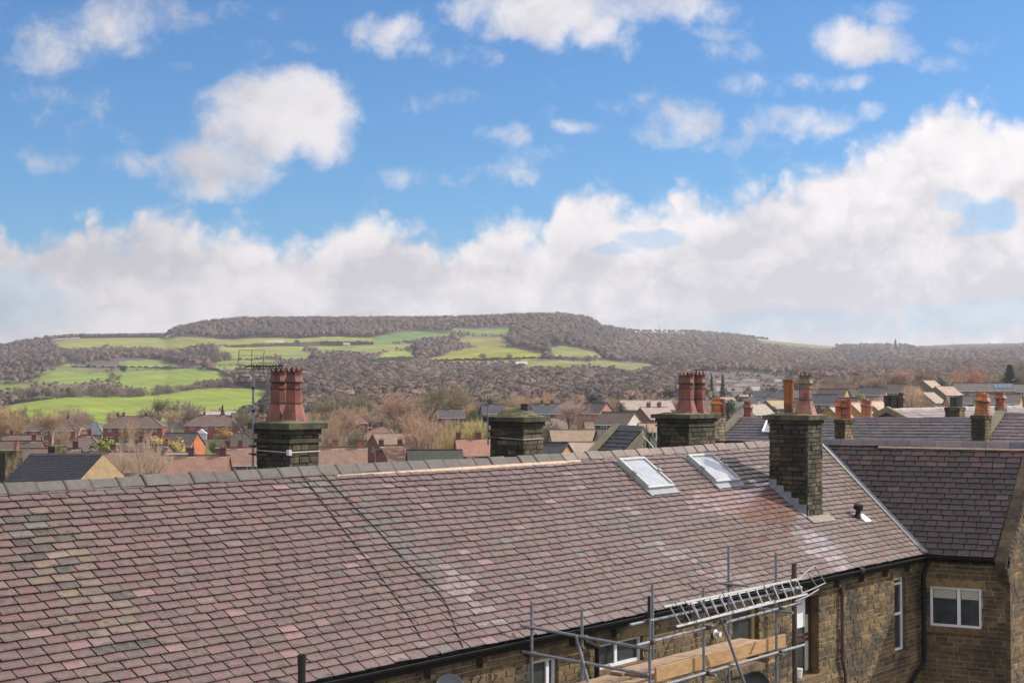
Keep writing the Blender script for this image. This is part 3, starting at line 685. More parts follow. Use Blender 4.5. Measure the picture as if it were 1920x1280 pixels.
# chimneys behind the ridge
c1, zp, (a0, a1, b0, b1, zt) = stack_px('chimney behind the ridge with two crowned pots, leftmost of the big stacks', main, 543.4, 482, 597.6, 794, 930, b1=-19.7, bands=((float(onb(543, 831, -19.7)[2]), .07, .035),))
PC1 = (a0, a1, b0, b1, zt); bm = (b0 + b1) / 2; am = (a0 + a1) / 2
for px, aa in ((522, am + .0), (551, am - .0)):
    P = onb(px, 786, -19.7 - .42); P = W(am + (.22 if px > 540 else -.12), 0, 0) * 0 + ona(px, 786, am); P = W(A_(P), B_(P), zp - .03)
    pot_crown(P, float(ona(px, 687.5, am)[2]) - float(P[2]), RD if px > 540 else (.24, .09, .06), c1, r=.96, rot=.39 + AZ)
c2, zp, (a0, a1, b0, b1, zt) = stack_px('chimney behind the middle of the ridge, capped with a mossy mound', main, 980.6, 919.4, 1017.8, 782, 900, b1=-20.2, bands=((float(onb(980, 812, -20.2)[2]), .03, .02),))
PC2 = (a0, a1, b0, b1, zt); am = (a0 + a1) / 2; bm = (b0 + b1) / 2
m = MB(); cc = W(am, bm, zt + .03)
G = []
for i in range(9):
    for j in range(20):
        r_ = i / 8; an = 2 * pi * j / 20; h = .17 * (1 - r_ ** 2.2) + rnd(-.01, .01); G.append(cc + U3 * cos(an) * r_ * (a1 - a0) * .58 + V3 * sin(an) * r_ * (b1 - b0) * .55 + Z3 * h)
for i in range(8):
    for j in range(20):
        m.poly([G[i * 20 + j], G[(i + 1) * 20 + j], G[(i + 1) * 20 + (j + 1) % 20], G[i * 20 + (j + 1) % 20]])
m.build('moss_mound', MOSS, c2, smooth=True)
P = ona(984, 764, am); m = MB(); m.lathe(W(am, B_(P), zt + .15), [(.09, 0), (.09, .11), (.11, .115), (.11, .135), (.07, .135)], 12, (.03, .028, .028)); m.build('chimney_pot', TERRA, c2)
P = ona(952, 768, am); m = MB(); m.lathe(W(am, B_(P), zt + .07), [(.18, 0), (.17, .045), (.13, .10), (.05, .13), (.0, .14)], 12, (.45, .10, .03)); m.build('pot_cover', TERRA, c2)
c3, zp, (a0, a1, b0, b1, zt) = stack_px('broad chimney behind the ridge with a cluster of crowned pots, one under a cowl', main, 1291, 1232, 1340.6, 777, 870, b1=-20.5, bands=((float(onb(1291, 800, -20.5)[2]), .04, .035),))
PC3 = (a0, a1, b0, b1, zt); am = (a0 + a1) / 2
for px, da in ((1283, .15), (1290, -.25), (1312, .18)):
    P = ona(px, 768, am + da); P = W(am + da, B_(P), zp - .03)
    po = pot_crown(P, float(ona(px, 697, am)[2]) - float(P[2]), RD if px != 1283 else (.22, .10, .08), c3, r=.95, rot=.39 + AZ)
m = MB()
for i in range(4):
    an = .6 + pi / 2 * i; q = P + np.array([cos(an) * .12, sin(an) * .12, .9]); m.tube(q, q + Z3 * .24, .010, n=5)
m.box(P + np.array([-.16, -.16, 1.14]), np.array([.32, 0, 0]), np.array([0, .32, 0]), Z3 * .02); m.build('cowl', mat('rusty_iron', (.06, .045, .04), rough=.7, var=.3), c3)

# roof vent, cables
m = MB(); q = roofpt(1607, 972); m.tube(q, q + nM * .1 + Z3 * .22, .06, n=10); m.tube(q + Z3 * .3 - V3 * .05, q + Z3 * .26 + V3 * .12, .085, n=10); m.lathe(q + nM * .03, [(.1, 0), (.07, .08)], 10)
v_ = m.build('roof_vent', BLACKP, main); m = MB(); q2 = roofpt(1607, 967); m.box(q2 - U3 * .03 + nM * .035, U3 * .32, W(0, 1, -PM) * .22, nM * .01); m.build('flashing', mat('pale_flashing', (.7, .7, .72), rough=.5, var=.08), v_)
for pts, lb in (([(581, 861), (640, 925), (700, 985), (745, 1035), (795, 1085), (832, 1122), (850, 1165), (868, 1213)], 'thin black cable draped down the mauve slates, right one of the two'), ([(566, 890), (612, 950), (650, 1000), (690, 1050), (728, 1100), (757, 1140), (776, 1170), (792, 1200)], 'thin black cable draped down the slates, left one of the two')):
    m = MB(); P = [roofpt(x, y, .045) for x, y in pts]
    # catmull smoothing
    Q = []
    for i in range(len(P) - 1):
        a, b = P[max(0, i - 1)], P[min(len(P) - 1, i + 2)]
        for t in np.arange(0, 1, .25): Q.append(.5 * ((2 * P[i]) + (-a + P[i + 1]) * t + (2 * a - 5 * P[i] + 4 * P[i + 1] - b) * t * t + (-a + 3 * P[i] - 3 * P[i + 1] + b) * t ** 3))
    Q.append(P[-1]); m.path(Q, .011, 5); tag(m.build('roof_cable', CABLE, None, P[0]), lb, 'cable', 'cables running down the mauve roof')
# small things on the wall
def dish(px, py, label, r, mt, facing):
    c = onb(px, py, BW + .35); t = thing('satellite_dish', c, label, 'satellite dish')
    m = MB(); z = facing / np.linalg.norm(facing); x = np.cross(Z3, z); x /= np.linalg.norm(x); y = np.cross(z, x)
    m.lathe(c, [(.001, -.05), (r * .4, -.04), (r * .75, -.02), (r, .02), (r * 1.02, .022), (r * 1.0, .012), (r * .7, -.035), (.001, -.065)], 20, (1, 1, 1), x=x, y=y, z=z, cap=False); m.build('reflector', mt, t, smooth=True)
    m = MB(); m.tube(c - z * .05, c - z * .1 - V3 * .3 - Z3 * .05, .02, n=6); m.tube(c - y * r * .9, c + z * .35 - y * .12, .012, n=6); m.box(c + z * .33 - y * .15 - x * .03, x * .06, y * .06, z * .1); m.build('bracket', mt, t)
dish(843, 1291, 'grey satellite dish on the stone wall below the gutter, cut by the bottom edge', .22, DISHG, V3 * .5 - U3 * .5 + Z3 * .3)
dish(1418, 1284, 'black satellite dish below the scaffold boards, cut by the bottom edge', .27, BLACKP, V3 * .6 - U3 * .6 + Z3 * .3)
q = onb(1340, 1187, BW + .02); m = MB(); xx, yy = U3, Z3
m.lathe(q, [(.075, 0), (.085, .02), (.06, .03), (.045, .05), (.045, .13), (.055, .13)], 14, (1, 1, 1), x=U3, y=Z3, z=V3); tag(m.build('flue_terminal', WHITE, main), None)

# ================================================================== scaffold, ladders
SF = 14.83 / 13.32
BI, BO = -13.32 * SF, -11.30 * SF
sc = thing('scaffold', W(20.5, -13.7, -11), 'grey tube scaffold standing in front of the stone wall under the gutter', 'scaffold')
tcol = 0
def stube(p, q, name='tube', r=.0242):
    m = MB(); m.tube(p, q, r, n=10); m.tube(p, q, r * .8, n=8, cap=False); return m.build(name, GALV, sc)
def pole(px, ptop, b, a=None):
    p = onb(px, ptop, b) if a is None else ona(px, ptop, a)
    stube(W(A_(p), B_(p), -11), p, 'standard'); return A_(p), B_(p)
AF = 16.62 * SF
pS1 = pole(997, 1127, None, AF); pS2 = pole(1091, 1141, None, AF); pS3 = pole(1218, 1116, None, AF)
pole(1223.5, 1092, BI); pS4 = pole(1319, 1100, BO); pS5 = pole(1366, 1022, BI); pS6 = pole(1455, 1035, BO)
def coupler(p, d=None):
    m = MB(); m.tube(p - Z3 * .03, p + Z3 * .03, .037, n=8); m.tube(p - U3 * .03 + V3 * .045, p + U3 * .03 + V3 * .045, .037, n=8)
    m.tube(p + U3 * .03, p + U3 * .085, .008, n=5); m.tube(p - V3 * .02 + U3 * .05 , p + V3 * .09 + U3 * .05, .007, n=5); m.build('coupler', RUST, sc)
def lin(px0, py0, px1, py1, b=None, a=None, name='ledger', off=0):
    f = (lambda x, y: onb(x, y, b)) if b is not None else (lambda x, y: ona(x, y, a))
    p, q = f(px0, py0), f(px1, py1); stube(p, q, name); return p, q
ao = AF - .05
for (x0, y0, x1, y1) in ((977, 1172, 1216, 1216), (980, 1221, 1216, 1264)):
    lin(x0, y0, x1, y1, a=ao, name='transom')
    for t in (.075, .49, .985): coupler(ona(x0 + (x1 - x0) * t, y0 + (y1 - y0) * t, AF))
lin(1080, 1190, 1106, 1290, a=AF - .09, name='brace'); coupler(ona(1088, 1215, AF))
t2 = [W(A_(onb(1193, 1208, BO + .05)), BO + .05, -3.42 * SF), W(A_(onb(1503, 1133, BO + .05)), BO + .05, -3.36 * SF)]; stube(*t2, 'ledger')
t1 = [onb(1181, 1171, BO - .03), onb(1503, 1101, BO - .03)]; stube(*t1, 'ledger')
t3 = [onb(1200, 1296, BO + .05), onb(1509, 1208, BO + .05)]; stube(*t3, 'ledger')
for a_ in (pS3[0], pS4[0], pS6[0]):
    for tt in (t1, t2, t3):
        t = (a_ - A_(tt[0])) / (A_(tt[1]) - A_(tt[0])); coupler(tt[0] + (tt[1] - tt[0]) * t)
lin(1352, 1158, 1396, 1282, b=BO + .12, name='brace'); coupler(onb(1353, 1163, BO + .08))
p = onb(1350, 1093, BI + .06); stube(p, W(A_(p), B_(p) + .62, float(p[2])), 'transom'); coupler(onb(1366, 1096, BI))
for (x0, y0, x1, y1) in ((1422, 1140, 1487, 1148), (1428, 1221, 1470, 1227)): lin(x0, y0, x1, y1, a=pS6[0] - .05, name='transom')
lin(1460, 1107, 1502, 1100, b=BO - .1); lin(1445, 1104, 1470, 1108, a=pS6[0] - .05, name='transom')
q = onb(1352, 1264, BO); lin(1316, 1262, 1342, 1265, a=pS4[0] + .05, name='transom')
# sheathed top of corner pole
m = MB(); p = ona(1217.5, 1116, AF); m.tube(p - Z3 * .33, p, .029, n=10); tag(m.build('pole_sleeve', BLACKP, sc), None)
# boards
wc = lambda: jit(random.choice([(.33, .22, .13), (.29, .20, .12), (.36, .25, .16), (.26, .18, .115)]), .12)
ZP = -4.02 * SF
bl = ['scaffold board nearest the wall, behind the other platform boards', 'second scaffold board out from the wall on the platform', 'third scaffold board out from the wall on the platform', 'scaffold board on the platform just behind the upright toe board']
for k in range(4):
    m = MB(); b_ = BO - 1.15 + k * .248; a_s = 17.25 * SF + rnd(-.1, .1)
    m.box(W(a_s, b_, ZP - .038), U3 * (20.75 * SF - a_s + rnd(-.1, .1)), V3 * .236, Z3 * .038 + Z3 * rnd(0, .006), wc())
    tag(m.build('scaffold_board', WOOD, None, W(a_s, b_, ZP)), bl[k], 'scaffold board', 'boards of the scaffold platform')
m = MB(); m.box(W(16.95 * SF, BO - .135, ZP + .002), U3 * 4.0, V3 * .04, Z3 * .215, (.40, .235, .105)); tag(m.build('toe_board', WOOD, None, W(19, BO, ZP)), 'orange timber board standing on edge along the outside of the scaffold platform', 'toe board')
for k, (b_, a_s, L_) in enumerate(((BO - 1.16, 17.0, 2.3), (BO - .91, 17.3, 2.1), (BO - .66, 16.8, 2.4), (BO - .41, 17.2, 1.95))):
    m = MB(); m.box(W(a_s, b_, ZP - .085), U3 * L_, V3 * .222, Z3 * .036, wc())
    tag(m.build('scaffold_board', WOOD, None, W(a_s, b_, ZP)), ['lower scaffold board at the left end of the platform, closest to the wall', 'lower scaffold board at the left end, second from the wall', 'lower scaffold board at the left end, third from the wall', 'lower scaffold board at the left end, farthest from the wall'][k], 'scaffold board', 'boards of the scaffold platform')
m = MB(); p, q = ona(1396, 1229, 20.25 * SF), ona(1441, 1239, 20.25 * SF); m.box(p - Z3 * .04, q - p, U3 * .225, Z3 * .038, (.34, .21, .11)); tag(m.build('scaffold_board', WOOD, None, p), 'loose scaffold board sticking out crosswise under the right end of the platform', 'scaffold board')
# ladders
def ladder(name, T0, T1, B0, B1, n, label, r=.014):
    t = thing(name, B0, label, 'ladder', 'aluminium ladders on the scaffold')
    for a, b in ((T0, T1), (B0, B1)):
        m = MB(); d = (b - a); up = (T0 - B0) / np.linalg.norm(T0 - B0); sd = np.cross(d, up); sd /= np.linalg.norm(sd)
        m.box(a - up * .018 - sd * .012, d, up * .036, sd * .024); m.build('rail', ALU, t)
    for i in range(n):
        f = (i + .5) / n; a, b = T0 + (T1 - T0) * f, B0 + (B1 - B0) * f; m = MB(); m.tube(a, b, r, n=6); m.build('rung', ALU, t)
    return t
lb0, lb1 = BO + .08, BO + .24
l1 = ladder('ladder', onb(1245, 1137, lb0), onb(1502, 1084, lb0), onb(1268, 1174, lb1), onb(1513, 1113, lb1), 15, 'front aluminium ladder lying along the scaffold rails')
l2 = ladder('ladder', onb(1290, 1132, lb0 - .14), onb(1442, 1099, lb0 - .14), onb(1304, 1165, lb1 - .10), onb(1452, 1126, lb1 - .10), 9, 'shorter aluminium ladder lying behind the front one')
h = thing('roof_hook', onb(1530, 1090, BO + .1), 'bent aluminium roof ladder hook at the right end of the ladders', 'ladder hook')
for pts in ([(1502, 1112), (1520, 1105), (1548, 1092)], [(1527, 1060), (1538, 1078), (1548, 1093)], [(1515, 1075), (1526, 1090), (1535, 1104)], [(1492, 1090), (1510, 1073), (1527, 1060)], [(1490, 1127), (1512, 1118), (1535, 1104)]):
    m = MB(); m.path([onb(x, y, BO + .14) for x, y in pts], .011, 6); m.build('bar', ALU, h)
for k, (x0, y0, x1, y1) in enumerate(((1265, 1128, 1289, 1169), (1283, 1125, 1307, 1166), (1354, 1110, 1377, 1150), (1431, 1096, 1456, 1130), (1481, 1084, 1498, 1112))):
    m = MB(); m.tube(onb(x0, y0, lb0 + .03), onb(x1, y1, lb1 + .04), .008, n=5); m.build('tie_strap', CABLE, l1)

# ================================================================== aerials
def aerial(base, zt, label, grid=True, k=1.):
    t = thing('tv_aerial', base, label, 'aerial')
    m = MB(); m.tube(base, zt, .021 * k, n=8)
    m.build('mast', GALV, t); return t
a0, a1, b0, b1, zt = PC1
mb_ = ona(474, 880, a0 - .15); mt_ = W(A_(mb_), B_(mb_), float(ona(471, 687, a0 - .15)[2]))
t = aerial(mb_, mt_, 'tall grid television aerial on a mast strapped to the leftmost big chimney')
m = MB(); Pn = lambda x, y: ona(x, y, a0 - .1)
for x0, x1, ys in ((445, 496, (656.5, 666.5, 674)), (447, 498, (698.5, 706, 716.5))):
    for y in ys: m.tube(Pn(x0 + (.5 if y > 690 else 2.5), y), Pn(x1 - (2 if y < 690 else .5), y - (.3)), .0042, n=5)
m.tube(Pn(448.5, 657), Pn(446, 685), .0055, n=5); m.tube(Pn(495.5, 656), Pn(493, 684), .0055, n=5); m.tube(Pn(446, 692), Pn(450.5, 716), .0055, n=5); m.tube(Pn(493, 690), Pn(498, 715), .0055, n=5)
m.tube(Pn(447, 686), Pn(494, 685), .0042, n=5); m.tube(Pn(447, 691.5), Pn(494, 691), .0042, n=5); m.tube(Pn(472.5, 656), Pn(471.5, 690), .0055, n=5)
m.build('reflector', CABLE, t)
m = MB(); c = Pn(472, 687); dr = (V3 * .9 + U3 * -.2 + Z3 * -.0); dr /= np.linalg.norm(dr)
m.tube(c - dr * .25, c + dr * 1.15, .012, n=6)
for i in range(9):
    q = c + dr * (.15 + i * .115); 
    for s_ in (-1, 1): m.tube(q, q + s_ * U3 * .10 + Z3 * s_ * .07, .006, n=4); m.tube(q, q + s_ * U3 * .10 - Z3 * s_ * .07, .006, n=4)
m.build('yagi_boom', CABLE, t)
for py in (727, 770): m = MB(); p = ona(473, py, a0 - .15); m.tube(W(A_(mb_), B_(mb_), float(p[2])) - Z3 * .02, W(A_(mb_), B_(mb_), float(p[2])) + Z3 * .02, .03, n=8); m.build('tape', CABLE, t)
m = MB()
for z_ in (float(ona(475, 836, a0)[2]), float(ona(475, 851, a0)[2])): m.tube(mb_ * [1, 1, 0] + Z3 * z_, W(a0 - .02, B_(mb_) + .25, z_), .018, n=6); m.box(mb_ * [1, 1, 0] + Z3 * z_ - U3 * .06 - V3 * .05, U3 * .12, V3 * .1, Z3 * .03)
m.build('bracket', RUST, t)
zl = float(onb(543, 848, b1)[2]); m = MB(); e = .045
R_ = [W(a0 - e, b0, zl + .02), W(a0 - e, b1 + e, zl), W(a1, b1 + e, zl + .005)]; m.path(R_, .008, 5); m.box(W(a0 - e - .03, b1 + e - .05, zl - .05), U3 * .07, V3 * .07, Z3 * .1); m.build('lashing_wire', mat('pale_wire', (.45, .45, .45), rough=.5), t)
a0, a1, b0, b1, zt = PC2
mb2 = ona(915, 834, a0 - .12); t = aerial(mb2, W(A_(mb2), B_(mb2), float(ona(915, 741, a0 - .12)[2])), 'small television aerial on a bracket left of the mossy capped chimney', k=.9)
m = MB(); c = ona(915, 751, a0 - .12); m.tube(c - V3 * .22 - U3 * .06, c + V3 * .25, .008, n=5)
for i in range(5): q = c - V3 * .2 + V3 * i * .1; m.tube(q - Z3 * .07, q + Z3 * .07, .005, n=4); m.tube(q - U3 * .1, q + U3 * .1, .005, n=4)
m.box(c - Z3 * .09 - V3 * .03, V3 * .07, U3 * .05, Z3 * .13); m.build('yagi_boom', CABLE, t)
m = MB()
for py in (806, 820): z_ = float(ona(918, py, a0)[2]); m.tube(mb2 * [1, 1, 0] + Z3 * z_, W(a0, B_(mb2) + .3, z_), .02, n=6)
m.build('bracket', RUST, t)
zl = float(onb(980, 824, b1)[2]); m = MB(); m.path([W(a0 - .03, b0, zl + .04), W(a0 - .03, b1 + .03, zl), W(a1, b1 + .03, zl + .01)], .006, 5); m.build('lashing_wire', MATS['pale_wire'], t)

# ================================================================== ground model
GC = []          # (x, y, z) control points of the near ground
YB = 650.
def interp(x, T): return float(np.interp(x, [t[0] for t in T], [t[1] for t in T]))
SKYT = [(-600, 672), (-300, 664), (0, 654), (60, 644), (100, 637), (150, 634), (310, 632), (330, 624), (380, 613), (460, 606), (800, 605), (900, 603), (960, 600), (1050, 597), (1100, 603), (1130, 616), (1200, 623), (1300, 623), (1380, 629), (1420, 636), (1500, 644), (1575, 650), (1700, 650), (1800, 645), (1920, 643), (2200, 640), (2600, 636)]
BOTT = [(-600, 797), (500, 796), (900, 790), (1200, 775), (1350, 757), (1500, 750), (1920, 748), (2600, 748)]
YST = [(-600, 2300), (1000, 2500), (1120, 2600), (1220, 3100), (1400, 3500), (2600, 3900)]
def hillY(px, t): ys = interp(px, YST); return YB * (ys / YB) ** (t ** .85)
def hill_pt(px, py):
    yb, ys = interp(px, BOTT), interp(px, SKYT); t = (yb - py) / (yb - ys); t = max(0., min(1.05, t)); return at(px, yb + (ys - yb) * min(t, 1), hillY(px, min(t, 1)))
def near_z(x, y):
    zb = at(960 + FP * x / y if y > 30 else 960, interp(960 + FP * x / max(y, 30.), BOTT), YB)[2]
    num = den = 0.
    for (gx_, gy_, gz_) in GC:
        d2 = (x - gx_) ** 2 + (y - gy_) ** 2 + 60.; w = 1 / d2 ** 1.5; num += gz_ * w; den += w
    w = 1 / 14000. ** 1.5 * 1.; num += (-16.) * w; den += w
    z = num / den
    s = max(0, min(1, (y - 430) / 200.)); s = s * s * (3 - 2 * s)
    return z * (1 - s) + zb * s

# ================================================================== houses
RB = (.20, .065, .045); RBD = (.13, .06, .05); OB = (.34, .135, .07); GOLD = (.42, .25, .09); CREAM = (.52, .45, .38); DBR = (.09, .065, .065); PINKB = (.38, .18, .13)
BRT = (.16, .10, .078); DKT = (.09, .075, .07); SLT = (.065, .068, .085); TAN = (.33, .23, .17); GLT = (.45, .37, .32); GREYT = (.26, .23, .23)  # GLT has roof glare painted into its pale tone
HN = 0
def house(label, px, py, Y, L, D, H, rise, rot, typ='gable', wc_=RB, rc=BRT, ch=(), win=(3, 2), gwin=0, chh=.85, stonew=False, wcat='house', name='house', over=.35, gc=None, solar=False, rowslate=False, winc=(.75, .75, .76), group=None, hgt=2.2):
    c = at(px, py, Y); r = radians(rot); uh = np.array([cos(r), sin(r), 0]); vh = np.array([sin(r), -cos(r), 0])
    zr = c[2]; ze = zr - rise; zg = ze - H; b = np.array([c[0], c[1], 0.])
    GC.append((c[0], c[1], zg))
    t = thing(name, [c[0], c[1], zg], label, wcat, group)
    def P(x, y, z): return b + uh * x + vh * y + Z3 * z
    w = MB(); x, y = L / 2, D / 2
    g = gc or wc_
    w.poly([P(-x, y, zg - 4), P(x, y, zg - 4), P(x, y, ze), P(-x, y, ze)], wc_); w.poly([P(x, -y, zg - 4), P(-x, -y, zg - 4), P(-x, -y, ze), P(x, -y, ze)], wc_)
    if typ == 'gable':
        w.poly([P(x, y, zg - 4), P(x, -y, zg - 4), P(x, -y, ze), P(x, 0, zr - .05), P(x, y, ze)], g); w.poly([P(-x, -y, zg - 4), P(-x, y, zg - 4), P(-x, y, ze), P(-x, 0, zr - .05), P(-x, -y, ze)], g)
    else:
        w.poly([P(x, y, zg - 4), P(x, -y, zg - 4), P(x, -y, ze), P(x, y, ze)], g); w.poly([P(-x, -y, zg - 4), P(-x, y, zg - 4), P(-x, y, ze), P(-x, -y, ze)], g)
    w.build('wall', STONEF if stonew else BRICK, t)
    f = MB(); o = over; k = rise / y; th = .12
    zo = ze - k * o
    if typ == 'gable':
        xo = x + (.18 if not stonew else .1)
        for s_ in (1, -1):
            q = [P(-xo, 0, zr), P(xo, 0, zr), P(xo, s_ * (y + o), zo), P(-xo, s_ * (y + o), zo)]
            f.box8([p - Z3 * th for p in q] + q if s_ < 0 else [p - Z3 * th for p in q[::-1]] + q[::-1], jit(rc, .05))
        f.box(P(-xo, -.12, zr - .04), uh * 2 * xo, vh * .24, Z3 * .12, tuple(v * .8 for v in rc))
    else:
        hx = x - min(x * .8, y * .95); R0, R1 = P(-hx, 0, zr), P(hx, 0, zr); c0, c1, c2_, c3_ = P(-x - o, y + o, zo), P(x + o, y + o, zo), P(x + o, -y - o, zo), P(-x - o, -y - o, zo)
        for q in ([c0, c1, R1, R0], [c1, c2_, R1], [c2_, c3_, R0, R1], [c3_, c0, R0]): f.poly(q, jit(rc, .05))
        f.poly([c3_, c2_, c1, c0], (.1, .09, .08)); 
        for a_, b_ in ((c0, R0), (c1, R1), (R0, R1), (c2_, R1), (c3_, R0)): f.tube(a_ + Z3 * .03, b_ + Z3 * .03, .09, n=5, col=tuple(v * .75 for v in rc))
    rf = f.build('roof', TILE, t)
    if Y < 560:
        gm = MB(); gm.box(P(-x - .1, y + o, zo - .16), uh * (2 * x + .2), vh * .1, Z3 * .12, (.75, .74, .73) if winc[0] > .5 and not stonew else (.03, .03, .03)); gm.build('gutter', FARW, t)
    for q in ch:
        tx = q if not isinstance(q, tuple) else q[0]; ty = 0 if not isinstance(q, tuple) else q[1]
        m = MB(); cx = tx * L; cw = .36; m.box(P(cx - cw, ty * D - .35, zr - 1.2), uh * 2 * cw, vh * .62, Z3 * (1.2 + chh), jit(tuple(v * .8 for v in wc_) if not stonew else (.12, .1, .07), .15))
        m.box(P(cx - cw - .06, ty * D - .41, zr + chh), uh * (2 * cw + .12), vh * .82, Z3 * .1, (.10, .08, .07)); cm = m.build('chimney', BRICK, t)
        for k_ in (-.2, .2):
            m = MB(); pp = P(cx + k_, ty * D, zr + chh + .1); m.tube(pp, pp + Z3 * .35, .11, n=6, col=(.24, .12, .08)); m.build('chimney_pot', BRICK, cm)
        if Y < 480 and random.random() < .55:
            m = MB(); pp = P(cx + .3, ty * D + .3, zr + chh * .3); tp = pp + Z3 * (chh + rnd(.6, 1.3)); m.tube(pp, tp, .03, n=4); d_ = np.array([cos(rr_ := rnd(-.6, .6)), sin(rr_), 0.]); m.tube(tp - d_ * .5, tp + d_ * .5, .02, n=4)
            for i_ in range(5): q_ = tp - d_ * .45 + d_ * .22 * i_; m.tube(q_ - np.array([-d_[1], d_[0], 0]) * .25, q_ + np.array([-d_[1], d_[0], 0]) * .25, .014, n=4)
            m.build('aerial', CABLE, cm)
        if not stonew:
            m = MB(); zz_ = zr - k * .36; m.box(P(cx - cw - .1, ty * D + .36, zz_ - .14), uh * (2 * cw + .2), vh * .12, Z3 * .16, (.72, .72, .72)); m.build('flashing', FARW, cm)
    def wn(Pf, du_, n_, w_, h_, z_):
        m = MB(); O = Pf + n_ * .03
        m.box(O - du_ * w_ / 2 + Z3 * z_ - n_ * .02, du_ * w_, Z3 * h_, n_ * .06, winc, 0)
        k2 = 2 if w_ > .9 else 1; g_ = .09
        for i in range(k2):
            ww_ = (w_ - g_ * (k2 + 1)) / k2; m.box(O - du_ * (w_ / 2 - g_ - i * (ww_ + g_)) + Z3 * (z_ + g_) , du_ * ww_, Z3 * (h_ - 2 * g_), n_ * .05, jit((.05, .055, .06), .4))
        m.build('window', FARW, t)
    nc, nr = win
    if H < 3.4: nr = min(nr, 1)
    for i in range(nc):
        for j in range(nr):
            xx = (-.5 + (i + .5) / nc) * L * .94 + rnd(-.2, .2); wn(P(xx, y, 0), uh, vh, rnd(.95, 1.5), 1.1, ze - 1.45 - j * 2.55)
    if gwin:
        cam = -b / np.linalg.norm(b); s_ = 1 if uh @ cam > 0 else -1
        for i in range(gwin): wn(P(s_ * x, (-.5 + (i + .5) / gwin) * D * .8, 0), vh * (1), uh * s_, .9, 1.1, ze - 1.4)
    if solar:
        m = MB(); sl = (P(0, y, ze) - P(0, 0, zr)); sl /= np.linalg.norm(sl); nn = np.cross(uh, sl); nn = nn if nn[2] > 0 else -nn
        for i in range(4):
            m.box(P(L * .17 + i * 1.25, 0, zr) + sl * .7 + nn * .05, uh * 1.1, sl * 2.4, nn * .06)
        m.build('solar_panel', PANELM, t)
    return t, P, (zr, ze, zg)
